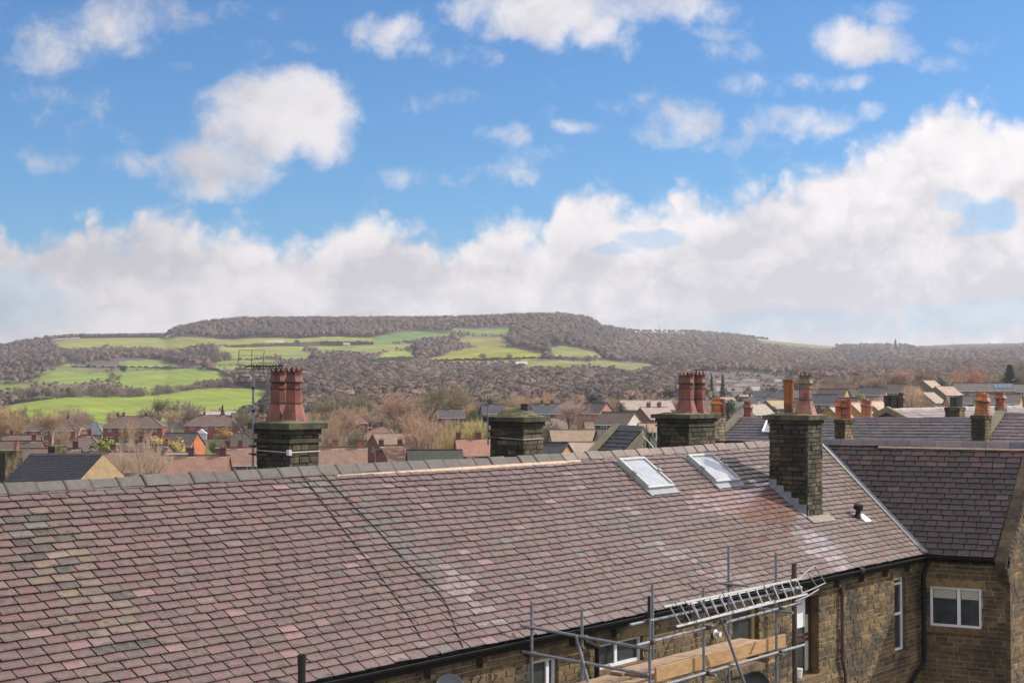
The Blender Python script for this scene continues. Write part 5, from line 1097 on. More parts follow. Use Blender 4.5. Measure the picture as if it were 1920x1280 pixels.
# ================================================================== terrain
GCa = np.array(GC)
def near_za(X, Y):
    X = np.asarray(X, float); Y = np.asarray(Y, float)
    px = 960 + FP * X / np.maximum(Y, 30.)
    yb = np.interp(px, [q[0] for q in BOTT], [q[1] for q in BOTT])
    zb = np.array([at(a, b, YB)[2] for a, b in zip(px.ravel(), yb.ravel())]).reshape(px.shape)
    num = np.full(X.shape, -16. / 14000 ** 1.5); den = np.full(X.shape, 1 / 14000. ** 1.5)
    for g in GCa:
        w = 1 / ((X - g[0]) ** 2 + (Y - g[1]) ** 2 + 60.) ** 1.5; num += w * g[2]; den += w
    z = num / den; s = np.clip((Y - 430) / 200., 0, 1); s = s * s * (3 - 2 * s)
    return z * (1 - s) + zb * s
def gz(x, y): return float(near_za(np.array([x]), np.array([y]))[0])
FIELDS = [
 ([(30, 753), (70, 751), (150, 748), (240, 747), (310, 748), (365, 740), (420, 736), (480, 732), (508, 734), (508, 752), (480, 770), (440, 782), (300, 793), (100, 796), (0, 792), (0, 775)], (.205, .27, .035)),
 ([(68, 722), (75, 707), (110, 700), (200, 698), (330, 699), (410, 698), (428, 706), (410, 720), (360, 724), (300, 728), (262, 734), (240, 727), (215, 722), (190, 718), (120, 726)], (.20, .27, .045)),
 ([(-200, 740), (0, 735), (60, 730), (70, 720), (40, 717), (0, 718), (-200, 722)], (.19, .24, .05)),
 ([(240, 740), (262, 735), (300, 728), (360, 724), (370, 738), (310, 747), (245, 746)], (.19, .25, .05)),
 ([(120, 679), (142, 680), (145, 684), (128, 692), (118, 690)], (.2, .25, .06)),
 ([(222, 683), (300, 680), (330, 682), (340, 690), (230, 693)], (.20, .26, .06)),
 ([(95, 641), (160, 634), (200, 633), (310, 632), (470, 632), (560, 632), (700, 630), (700, 637), (640, 645), (580, 648), (545, 652), (420, 662), (422, 648), (400, 644), (350, 652), (330, 656), (280, 655), (240, 657), (200, 657), (140, 655), (112, 652)], (.23, .25, .055)),
 ([(405, 658), (420, 650), (460, 648), (580, 646), (560, 658), (520, 664), (500, 672), (470, 678), (430, 680), (410, 678)], (.22, .26, .055)),
 ([(400, 680), (470, 680), (500, 676), (560, 686), (500, 690), (400, 696)], (.19, .24, .055)),
 ([(400, 696), (440, 700), (420, 712), (404, 722), (398, 715)], (.2, .26, .055)),
 ([(590, 646), (700, 642), (780, 646), (760, 654), (690, 662), (640, 656), (596, 660)], (.21, .24, .06)),
 ([(520, 662), (560, 656), (592, 662), (580, 672), (530, 674)], (.20, .24, .06)),
 ([(696, 638), (700, 630), (760, 622), (800, 621), (850, 626), (845, 633), (790, 639), (740, 643), (698, 644)], (.13, .21, .055)),
 ([(845, 616), (963, 616), (950, 631), (900, 634), (860, 628), (845, 622)], (.16, .22, .06)),
 ([(672, 675), (735, 657), (775, 656), (785, 664), (745, 676), (690, 679)], (.24, .27, .05)),
 ([(850, 640), (870, 634), (940, 636), (960, 645), (952, 652), (900, 652)], (.22, .21, .06)),
 ([(785, 675), (845, 657), (900, 651), (960, 653), (1022, 667), (1015, 674), (940, 678), (850, 681)], (.25, .26, .035)),
 ([(1025, 655), (1060, 655), (1110, 662), (1145, 672), (1090, 673), (1030, 670)], (.20, .23, .06)),
 ([(975, 676), (1060, 676), (1120, 678), (1180, 678), (1160, 690), (1080, 688), (990, 684)], (.20, .22, .06)),
 ([(1180, 679), (1240, 683), (1200, 700), (1150, 696)], (.19, .19, .07)),
 ([(1180, 614), (1290, 620), (1285, 625), (1190, 622)], (.22, .23, .06)),
 ([(1400, 628), (1480, 638), (1560, 646), (1575, 653), (1540, 656), (1480, 650), (1430, 643)], (.21, .19, .07)),
 ([(1700, 647), (1800, 643), (1920, 636), (2400, 636), (2400, 647), (1920, 648), (1800, 651), (1720, 651)], (.11, .10, .055)),
]
LOWV = [(-600, 697), (0, 697), (60, 690), (140, 690), (400, 694), (430, 700), (400, 735), (0, 752), (-600, 752)]   # hedgerow country on the left
def field_at(x, y):
    for P_, c in FIELDS:
        if inpoly(x, y, P_): return c
    return None
cols = np.concatenate([np.linspace(-3500, -420, 60), np.arange(-400, 2320, 4.5), np.linspace(2340, 5400, 60)])
nearY = np.concatenate([np.linspace(20, 100, 14), np.geomspace(110, 648, 46)])
tH = np.linspace(0, 1, 170); back = [1.02, 1.06, 1.15, 1.4]
cl = np.clip(cols, -600, 2600)
VV = []; CC = []
GRN = np.array((.12, .11, .06)); WF = np.array((.13, .10, .085))
Xn = np.outer(nearY, (cols - 960) / FP); Yn = np.outer(nearY, np.ones(len(cols)))
Zn = near_za(Xn, Yn)
near_f = np.array([field_at(x, 794) is not None for x in cols])
for i in range(len(nearY)):
    VV.append(np.stack([Xn[i], Yn[i], Zn[i]], 1))
    c = np.tile(GRN, (len(cols), 1)) * (1 + .25 * np.sin(Xn[i] * .11 + 2 * np.sin(Yn[i] * .05)))[:, None]
    if nearY[i] > 540: c[near_f] = (.19, .25, .035)
    CC.append(c)
yb = np.interp(cl, [q[0] for q in BOTT], [q[1] for q in BOTT]); ys = np.interp(cl, [q[0] for q in SKYT], [q[1] for q in SKYT]); Ysk = np.interp(cl, [q[0] for q in YST], [q[1] for q in YST])
def relief(X, Y): return 3.2 * np.sin(X * .012 + Y * .004) + 2.2 * np.sin(X * .027 - Y * .011 + 1) + 1.3 * np.sin(X * .06 + Y * .02)
for t_ in tH:
    py = yb + (ys - yb) * t_; Y = YB * (Ysk / YB) ** (t_ ** .85)
    pts = np.array([at(a, b, c_) for a, b, c_ in zip(cols, py, Y)])
    edge = np.minimum(1, t_ * 6) * min(1, (1 - t_) * 8)
    pts[:, 2] += relief(pts[:, 0], pts[:, 1]) * edge * .6
    VV.append(pts)
    c = np.tile(WF, (len(cols), 1))
    for j, (a, b) in enumerate(zip(cols, py)):
        if a < -420 or a > 2340: continue
        f_ = field_at(a + 2.0 * sin(b * .9) + 1.2 * sin(a * .23), b + .8 * sin(a * .21) + .4 * sin(a * .9))
        if f_ is None and inpoly(a, b, LOWV): f_ = (.15, .19, .05) if sin(a * .05 + b * .3) > -.3 else (.13, .12, .06)
        if f_ is None and 1310 < a < 1490 and 706 < b < 745: f_ = (.095, .095, .055) if sin(a * .4) + sin(b * 1.3) > -.4 else (.13, .11, .085)
        if f_ is None and a > 1150 and b < 655: f_ = tuple(mixc((.115, .085, .07), (.14, .12, .06), .5))
        if f_ is not None:
            k_ = 1 + .10 * sin(a * .031 + b * .5) + .07 * sin(a * .11 - b * .8) + .05 * sin(b * 3.1 + a * .02); c[j] = [v * k_ for v in f_]
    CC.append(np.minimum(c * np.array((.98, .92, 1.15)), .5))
for bk in back:
    Y = Ysk * bk; pts = np.array([at(a, b, c_) for a, b, c_ in zip(cols, ys, Ysk)]); z = pts[:, 2] - (bk - 1) * 120; pts = pts * bk; pts[:, 2] = z; VV.append(pts); CC.append(np.tile((.12, .11, .06), (len(cols), 1)))
nr, nc = len(VV), len(cols); V = np.concatenate(VV); C_ = np.concatenate(CC)
ii = (np.arange(nr - 1)[:, None] * nc + np.arange(nc - 1)[None, :]).ravel()
F = np.stack([ii, ii + 1, ii + nc + 1, ii + nc], 1)
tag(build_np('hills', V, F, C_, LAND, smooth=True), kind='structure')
m = MB(); g_ = 9000
m.poly([(-g_, -g_, -26), (g_, -g_, -26), (g_, 30, -26), (-g_, 30, -26)], (.08, .09, .05)); m.poly([(-g_, 24, -26.5), (g_, 24, -26.5), (g_, g_ * 1.0, -140), (-g_, g_ * 1.0, -140)], (.08, .09, .05)); tag(m.build('ground', LAND), kind='structure')
m = MB(); m.poly([(-40, -30, -11.2), (60, -30, -11.2), (60, 26, -11.2), (-40, 26, -11.2)], (.06, .06, .06)); tag(m.build('yard', mat('asphalt', (.06, .06, .062), rough=.9, bump=.3)), kind='structure')

# drystone walls and hedges on the hill
def ribbon(pts, w, h, col, name, label, cat, mt=None):
    m = MB(); P = []
    for (a, b), (c, d) in zip(pts[:-1], pts[1:]):
        n_ = max(2, int(max(abs(c - a), abs(d - b)) / 5))
        for i in range(n_): P.append(hill_pt(a + (c - a) * i / n_, b + (d - b) * i / n_))
    P.append(hill_pt(*pts[-1])); P = [p + Z3 * (relief(p[0], p[1]) * .6 * 0 + 0) for p in P]
    for a, b in zip(P[:-1], P[1:]):
        d = b - a; n_ = np.cross(d, Z3); n_ = n_ / (np.linalg.norm(n_) + 1e-9) * w / 2; hh = h * rnd(.7, 1.25)
        m.box8([a - n_ - Z3 * 3, a + n_ - Z3 * 3, b + n_ - Z3 * 3, b - n_ - Z3 * 3, a - n_ * .7 + Z3 * hh, a + n_ * .7 + Z3 * hh, b + n_ * .7 + Z3 * hh, b - n_ * .7 + Z3 * hh], jit(col, .25))
    tag(m.build(name, mt or STONEF, None, P[0]), label, cat)
for pts, w, h, col, nm, lb in [
 ([(0, 756), (60, 754), (150, 750), (240, 748), (300, 748), (345, 744)], 1.6, 2.2, (.05, .045, .03), 'field_wall', 'dark wall along the top of the lowest green field'),
 ([(130, 692), (200, 691.5), (300, 692), (410, 697)], 1.6, 3, (.05, .045, .035), 'field_wall', 'dark wall below the farmhouses on the left hillside'),
 ([(412, 697), (430, 708)], 2, 3, (.07, .06, .045), 'field_wall', 'short steep wall at the right end of the farm field'),
 ([(210, 700), (229, 723)], 1.4, 2, (.08, .07, .04), 'field_wall', 'slanting wall beside the lone bare tree'),
 ([(150, 634), (230, 632), (310, 633.5)], 2, 3, (.06, .05, .04), 'field_wall', 'wall along the skyline pasture at the left'),
 ([(422, 652), (470, 649), (560, 646), (600, 643), (700, 645)], 2, 2.6, (.06, .055, .04), 'field_wall', 'wall crossing below the high barns'),
 ([(400, 680), (470, 678), (500, 676)], 2, 3, (.06, .055, .04), 'field_wall', 'wall across the upper field behind the aerial'),
 ([(400, 690), (440, 688), (500, 689)], 2, 2.5, (.05, .05, .04), 'field_wall', 'wall below the upper field behind the aerial'),
 ([(683, 675), (720, 674), (790, 672)], 2, 2.5, (.06, .055, .04), 'field_wall', 'wall under the small wedge shaped field'),
 ([(810, 678), (900, 676), (1010, 673), (1090, 674), (1160, 675)], 2.2, 2.6, (.06, .055, .04), 'field_wall', 'wall along the foot of the yellow green field'),
 ([(862, 628), (905, 633), (950, 633)], 2.2, 2.4, (.07, .06, .04), 'field_wall', 'wall under the topmost pasture'),
 ([(1290, 622), (1360, 626), (1420, 636)], 2.2, 3, (.08, .07, .05), 'field_wall', 'wall along the far skyline')]:
    ribbon(pts, w, h, col, nm, lb, 'field wall')

# ================================================================== woods
def tmpl(n, seed, flat=.85):
    r = np.random.default_rng(seed); T = []
    for i in range(n):
        z = r.uniform(-.25, 1); a = r.uniform(0, 2 * pi); s = sqrt(max(0, 1 - z * z)); d = np.array([s * cos(a), s * sin(a), z])
        R = r.uniform(.8, 1.08); tip = d * R; base = d * r.uniform(.25, .6) + np.array([0, 0, -.15]); sd = np.cross(d, r.normal(size=3)); sd /= np.linalg.norm(sd); w = r.uniform(.05, .13)
        T.append([base - sd * w, base + sd * w, tip])
    T = np.array(T)
    N_ = 9; M_ = 5; G = []                      # lumpy core of the crown
    for i in range(M_ + 1):
        th_ = -.25 + (pi / 2 + .25) * i / M_; G.append([np.array([cos(th_) * cos(2 * pi * j / N_ + i * .3), cos(th_) * sin(2 * pi * j / N_ + i * .3), sin(th_)]) * (r.uniform(.55, .86) if i < M_ else .7) for j in range(N_)])
    C_2 = []
    for i in range(M_):
        for j in range(N_): a, b, c, d = G[i][j], G[i][(j + 1) % N_], G[i + 1][(j + 1) % N_], G[i + 1][j]; C_2 += [[a, b, c], [a, c, d]]
    T = np.concatenate([T, np.array(C_2)])
    T[..., 2] *= flat; return T
TM = [tmpl(70, s_) for s_ in range(7)]; TMF = [tmpl(30, 20 + s_) for s_ in range(6)]
def addn(o, NN):
    a = o.data.attributes.new('fn', 'FLOAT_VECTOR', 'POINT'); a.data.foreach_set('vector', NN.astype(np.float32).ravel()); return o
for m_ in (WOODS, LEAF):
    nt_ = m_.node_tree; a_ = nt_.nodes.new('ShaderNodeAttribute'); a_.attribute_name = 'fn'; v_ = nt_.nodes.new('ShaderNodeVectorTransform'); v_.vector_type = 'NORMAL'; v_.convert_from = 'OBJECT'; v_.convert_to = 'WORLD'
    nt_.links.new(a_.outputs['Vector'], v_.inputs[0]); b_ = [q for q in nt_.nodes if q.type == 'BSDF_PRINCIPLED'][0]; nt_.links.new(v_.outputs[0], b_.inputs['Normal'])
nt_ = WOODS.node_tree; pb_ = [q for q in nt_.nodes if q.type == 'BSDF_PRINCIPLED'][0]; tl_ = nt_.nodes.new('ShaderNodeBsdfTranslucent'); ms_ = nt_.nodes.new('ShaderNodeMixShader'); ms_.inputs[0].default_value = .3
nt_.links.new(pb_.inputs['Base Color'].links[0].from_socket, tl_.inputs[0]); nt_.links.new(pb_.outputs[0], ms_.inputs[1]); nt_.links.new(tl_.outputs[0], ms_.inputs[2]); nt_.links.new(pb_.inputs['Normal'].links[0].from_socket, tl_.inputs['Normal'])
nt_.links.new(ms_.outputs[0], [q for q in nt_.nodes if q.type == 'OUTPUT_MATERIAL'][0].inputs[0])
nt_ = TWIG.node_tree; pb_ = [q for q in nt_.nodes if q.type == 'BSDF_PRINCIPLED'][0]; tl_ = nt_.nodes.new('ShaderNodeBsdfTranslucent'); ms_ = nt_.nodes.new('ShaderNodeMixShader'); ms_.inputs[0].default_value = .4
nt_.links.new(pb_.inputs['Base Color'].links[0].from_socket, tl_.inputs[0]); nt_.links.new(pb_.outputs[0], ms_.inputs[1]); nt_.links.new(tl_.outputs[0], ms_.inputs[2]); nt_.links.new(ms_.outputs[0], [q for q in nt_.nodes if q.type == 'OUTPUT_MATERIAL'][0].inputs[0])
def wood_mesh(name, recs, TS, lab=None):
    """recs: x y z(base) height radius colour"""
    if not recs: return
    Vs = []; Cs = []
    for (x, y, z, h, r_, c) in recs:
        T = TS[random.randrange(len(TS))]; an = rnd(0, 2 * pi); ca, sa = cos(an), sin(an)
        P_ = T.reshape(-1, 3); Q = np.empty_like(P_); Q[:, 0] = (P_[:, 0] * ca - P_[:, 1] * sa) * r_ + x; Q[:, 1] = (P_[:, 0] * sa + P_[:, 1] * ca) * r_ + y; Q[:, 2] = P_[:, 2] * h * .55 + z + h * .5
        Vs.append(Q); cc = np.tile(np.array(c), (len(T), 1)) * RNG.uniform(.9, 1.1, (len(T), 1)) * np.array((.42, .405, .375)); Cs.append(cc)
    V = np.concatenate(Vs); n = len(V) // 3
    CN = np.concatenate([np.tile((x, y, z + h * .30), (len(Vs[i]), 1)) for i, (x, y, z, h, r_, c) in enumerate(recs)]); NN = V - CN; NN /= np.linalg.norm(NN, axis=1)[:, None] + 1e-9
    NN[:, 2] += .55; NN += RNG.normal(0, .14, NN.shape); NN /= np.linalg.norm(NN, axis=1)[:, None]
    return addn(tag(build_np(name, V, np.arange(n * 3).reshape(-1, 3), np.repeat(np.concatenate(Cs), 3, axis=0), WOODS), kind='stuff'), NN)
BW_ = [(.56, .41, .375), (.60, .44, .40), (.50, .38, .355), (.62, .46, .40), (.54, .42, .33), (.46, .355, .35)]
DW_ = [(.07, .062, .055), (.06, .06, .045), (.085, .07, .06)]
PLAT = [(-100, 650), (-100, 630), (60, 632), (85, 634), (100, 640), (60, 665), (-100, 672)]
recs = {}
def addrec(k, r): recs.setdefault(k, []).append(r)
def wood_c(x, y):
    n_ = sin(x * .021 + y * .05) + sin(x * .047 - y * .09 + 2) * .7 + sin(x * .011 + 5) * .6
    c = random.choice(BW_)
    if n_ > 1.1: c = mixc(c, (.66, .53, .38), .5)
    if n_ < -1.0: c = mixc(c, (.32, .285, .28), .6)
    if random.random() < .035: c = random.choice([(.2, .22, .12), (.36, .34, .15), (.2, .22, .15)])
    if random.random() < .05: c = (.68, .47, .34)
    return jit(c, .2)
Y = 655.
while Y < 3900:
    st = 6.8 if Y < 1300 else (8.2 if Y < 2200 else 10.5)
    x = -1.1 * Y * .5
    xs = np.arange(-Y * .47, Y * .47, st)
    for x0 in xs:
        x = x0 + rnd(-.5, .5) * st; y = Y + rnd(-.5, .5) * st; px = 960 + FP * x / y
        ysk = interp(px, YST)
        if y > ysk * .995: continue
        t_ = (math.log(y / YB) / math.log(ysk / YB)) ** (1 / .85) if y > YB else 0
        yb_, ys_ = interp(px, BOTT), interp(px, SKYT); py = yb_ + (ys_ - yb_) * t_
        jx, jy = px + rnd(-4, 4), py + rnd(-1.2, 1.2)
        if field_at(jx, jy) is not None: continue
        h = rnd(8, 13); key = 'bare_wood'
        if px < 440 and py > 690:                       # hedgerow country
            if py < 697 or not (inpoly(px, py, LOWV) or py > 752): 
                if random.random() < .75: continue
            dens = .9 if abs(py - (749 - max(0, px - 250) * .12)) < 9 else (.55 if sin(px * .035) + sin(py * .5 + px * .02) > .1 else .12)
            if py > 756: dens = .10
            if random.random() > dens: continue
            h = rnd(4, 11)
        elif px < 440 and 640 < py < 692:
            bel = (min(abs(py - (668 + 6 * sin(px * .02))), 99) < 13) or px < 120
            if not bel and random.random() < .8: continue
            h = rnd(6, 12)
        if 420 < px < 640 and 655 < py < 690 and random.random() < .45: h = rnd(4, 8)
        if 1190 < px < 1330 and py > 700: h = rnd(7, 12)
        if 1305 < px < 1490 and 700 < py < 760:
            if random.random() < (.86 if py < 736 else .96): continue
            h = rnd(3, 5)
        if px > 1700 and py < 657 and random.random() < .6: continue
        if abs(px - 1679) < 7 and py < 668: h = 3.
        if py < ys_ + 4 and px < 320 and not 60 < px < 315: h *= .9
        if t_ > .955 and 320 < px < 1120: h = rnd(13, 16)
        if t_ > .93 and 1150 < px < 1600: h = rnd(5, 10)
        zz = at(px, py, y)[2] + relief(np.array(x), np.array(y)) * .6 * min(1, t_ * 6) * min(1, (1 - t_) * 8)
        c = wood_c(px, py)
        if t_ > .9 and 320 < px < 1120 : c = mixc(c, (.60, .42, .36), .5)
        if y > 2000 and px > 1150: key = 'far_bare_wood'; 
        elif py < ys_ + 26 and 320 < px < 1130: key = 'hilltop_wood'
        hp = h * FP / y
        if field_at(px, py - hp * .85) is not None or field_at(px, py - hp * .45) is not None or field_at(px, py - hp * .2) is not None: h = rnd(2.5, 4.5)
        addrec(key, (x, y, float(zz) - .5, h, h * rnd(.36, .68), c))
    Y += st * (1.0 if Y < 2200 else 1.25)
for k_, r_ in recs.items(): print(k_, len(r_)); wood_mesh(k_, r_, TM if k_ != 'far_bare_wood' else TMF)
# hilltop belt standing on the skyline, behind the fields
rr = []
for x_, y0, y1, n_ in ((312, 633, 622, 1),):
    for i in range(1300):
        px = rnd(312, 1125); d = rnd(0, 1); ysk = interp(px, YST); y = ysk * (1.0 + d * .03); p = at(px, interp(px, SKYT), ysk); p = p * (y / ysk)
        hs = min(1, (px - 305) / 60) if px < 370 else (1 if px < 1060 else max(.3, (1130 - px) / 70)); h = rnd(8.5, 15.5) * (.45 + .55 * hs)
        rr.append((p[0], p[1], p[2] - 1, h, h * .42, jit(random.choice([(.60, .42, .36), (.52, .37, .32), (.68, .48, .39)]), .15)))
    for i in range(700):
        px = rnd(70, 315); ysk = interp(px, YST); p = at(px, interp(px, SKYT), ysk) * rnd(1, 1.03); h = rnd(6, 10); rr.append((p[0], p[1], p[2] - 1, h, h * .45, jit((.56, .41, .35), .15)))
    for i in range(260):
        px = rnd(-300, 90); ysk = interp(px, YST); p = at(px, interp(px, SKYT), ysk) * rnd(1, 1.02); h = rnd(8, 13); rr.append((p[0], p[1], p[2] - 1, h, h * .45, jit((.44, .35, .32), .15)))
    for i in range(200):
        px = rnd(1130, 1400); ysk = interp(px, YST); p = at(px, interp(px, SKYT), ysk) * rnd(1, 1.02); h = rnd(4, 9); rr.append((p[0], p[1], p[2] - 1, h, h * .5, jit((.54, .42, .36), .15)))
    for i in range(90):
        px = random.choice([rnd(1575, 1650), rnd(1575, 1650), rnd(1400, 1440), rnd(1650, 1920)]); ysk = interp(px, YST); p = at(px, interp(px, SKYT), ysk) * rnd(1, 1.01); h = rnd(6, 11) if px < 1650 else rnd(2, 5); rr.append((p[0], p[1], p[2] - 1, h, h * .5, jit((.34, .32, .28), .15)))
wood_mesh('skyline_wood', rr, TM)

# ================================================================== individual trees
def gen_bare(seed, trunk=2.4, limbs=6, spread=.55, twigw=.034, n3=6, n4=7):
    R = random.Random(seed); T = MB(); tri = []
    def dirj(d, s):
        v = np.array([R.gauss(0, 1), R.gauss(0, 1), R.gauss(0, 1)]); v -= d * (v @ d); v /= np.linalg.norm(v) + 1e-9; q = d * cos(s) + v * sin(s); return q / np.linalg.norm(q)
    def tw(p, d, L, w):
        sd = np.cross(d, np.array([R.gauss(0, 1), R.gauss(0, 1), R.gauss(0, 1)])); sd /= np.linalg.norm(sd) + 1e-9; tri.append([p - sd * w, p + sd * w, p + d * L])
    p0 = np.array([0., 0, 0]); lean = np.array([R.uniform(-.05, .05), R.uniform(-.05, .05), 1.]); top = lean * trunk
    T.tube(p0 - Z3 * .6, top, .26, .19, n=7)
    for i in range(limbs):
        a = 2 * pi * (i + R.uniform(-.3, .3)) / limbs; s = spread * R.uniform(.55, 1.25) if i else .08; d = np.array([cos(a) * sin(s), sin(a) * sin(s), cos(s)])
        b = top * R.uniform(.75, 1.0); L1 = (8.2 - trunk) * R.uniform(.42, .58) ; e1 = b + d * L1; mid = b + d * L1 * .5 + np.array([R.uniform(-.1, .1), R.uniform(-.1, .1), 0]); T.tube(b, mid, .13, .10, n=5, cap=False); T.tube(mid, e1, .10, .06, n=5, cap=False)
        for j in range(5):
            f = R.uniform(.3, 1.0) if j else 1.; q = b + (e1 - b) * f; d2 = dirj(d, R.uniform(.3, .85)); d2[2] = abs(d2[2]) * .8 + .2; d2 /= np.linalg.norm(d2); L2 = R.uniform(1.6, 2.6) * (1.1 - trunk * .04); e2 = q + d2 * L2; T.tube(q, e2, .05, .022, n=4, cap=False)
            for k in range(n3):
                f3 = R.uniform(.25, 1.0); q3 = q + (e2 - q) * f3; d3 = dirj(d2, R.uniform(.3, 1.0)); L3 = R.uniform(.9, 1.7); tw(q3, d3, L3, twigw)
                for l in range(n4):
                    f4 = R.uniform(.2, 1.0); q4 = q3 + d3 * L3 * f4; d4 = dirj(d3, R.uniform(.2, .8)); d4[2] += .12; tw(q4, d4, R.uniform(.4, 1.0), twigw * .75)
                    tw(q4, dirj(d4, .5), R.uniform(.3, .6), twigw * .7)
    C = np.array(tri).reshape(-1, 3)
    return T, C
def gen_leaf(seed, kind):
    R = np.random.default_rng(seed); tri = []
    n = 2600
    lumps = [(R.uniform(-2.6, 2.6), R.uniform(-2.6, 2.6), R.uniform(2.5, 7.8), R.uniform(1.2, 2.4)) for _ in range(16)] + [(0, 0, 4.5, 3.)]
    for i in range(n):
        if kind == 'conifer':
            h = R.uniform(.3, 10) ** 1.0; rad = (10 - h) * .24 * (.75 + .25 * sin(h * 4.2)) + .12; a = R.uniform(0, 2 * pi); r_ = rad * R.uniform(.4, 1.05); c = np.array([cos(a) * r_, sin(a) * r_, h - r_ * .25])
        else:
            L_ = lumps[R.integers(len(lumps))]; d = R.normal(size=3); d /= np.linalg.norm(d); c = np.array(L_[:3]) + d * L_[3] * R.uniform(.6, 1.05); c[2] = max(.1, c[2])
        s = R.uniform(.14, .34); a_ = R.normal(size=3); a_ /= np.linalg.norm(a_); b_ = np.cross(a_, R.normal(size=3)); b_ /= np.linalg.norm(b_); tri.append([c - a_ * s, c + a_ * s * .6 + b_ * s, c + a_ * s * .6 - b_ * s * .7])
    T = MB(); T.tube((0, 0, -.6), (0, 0, 5), .28, .1, n=6)
    return T, np.array(tri).reshape(-1, 3)
PROTO = {}
def proto(kind):
    if kind in PROTO: return PROTO[kind]
    base, v = kind.rsplit('_', 1); v = int(v)
    if base == 'round': T, C = gen_bare(100 + v, 2.0, 7, .75)
    elif base == 'low': T, C = gen_bare(200 + v, .5, 9, .8, n3=7)
    elif base == 'tall': T, C = gen_bare(300 + v, 3.0, 7, .38)
    elif base == 'birch': T, C = gen_bare(400 + v, 3.6, 6, .33, twigw=.028)
    elif base == 'thick': T, C = gen_bare(500 + v, .6, 9, .7, twigw=.042, n3=9, n4=9)
    elif base == 'conifer': T, C = gen_leaf(v, 'conifer')
    else: T, C = gen_leaf(50 + v, 'bush')
    tm = T.build('t', BARK); tme = tm.data; bpy.data.objects.remove(tm)
    co = build_np('c', C, np.arange(len(C)).reshape(-1, 3), None, TWIG if base not in ('conifer', 'bush') else LEAF); addn(co, (lambda q: q / (np.linalg.norm(q, axis=1)[:, None] + 1e-9))(C - np.array([0, 0, 3.5]))); cme = co.data; bpy.data.objects.remove(co)
    w = np.percentile(np.abs(C[:, :2]), 97) * 2; h = np.percentile(C[:, 2], 99.5)
    PROTO[kind] = (tme, cme, w, h); return PROTO[kind]
TREEN = 0
def tree(label, px, ytop, wpx, Y, kind, col, group=None, cat='tree', bark=None, ybase=None, name=None):
    global TREEN; TREEN += 1
    tme, cme, w, h = proto(kind)
    top = at(px, ytop, Y)
    z0 = gz(top[0], top[1]) if (Y < YB and ybase is None) else at(px, ybase, Y)[2]
    H = max(2., top[2] - z0); Wd = wpx * Y / FP
    nm = name or ('evergreen_tree' if kind.startswith('conifer') else ('bush' if kind.startswith('bush') else 'bare_tree'))
    t = thing(nm, [top[0], top[1], z0], label, cat, group)
    t.scale = (Wd / w, Wd / w, H / h); t.rotation_euler = (0, 0, rnd(0, 6.28))
    o = bpy.data.objects.new('trunk', tme); COL.objects.link(o); o.parent = t
    if bark: o.material_slots[0].link = 'OBJECT'; o.material_slots[0].material = bark
    c = bpy.data.objects.new('crown', cme); COL.objects.link(c); c.parent = t; c.color = (*[min(.8, q_ * 1.75) for q_ in col], 1)
TN = (.27, .19, .12); PB = (.22, .15, .125); OG = (.25, .16, .115); OL = (.15, .125, .07); YG = (.30, .25, .10); PKT = (.26, .175, .15); GB = (.17, .13, .10); GE = (.05, .07, .025)
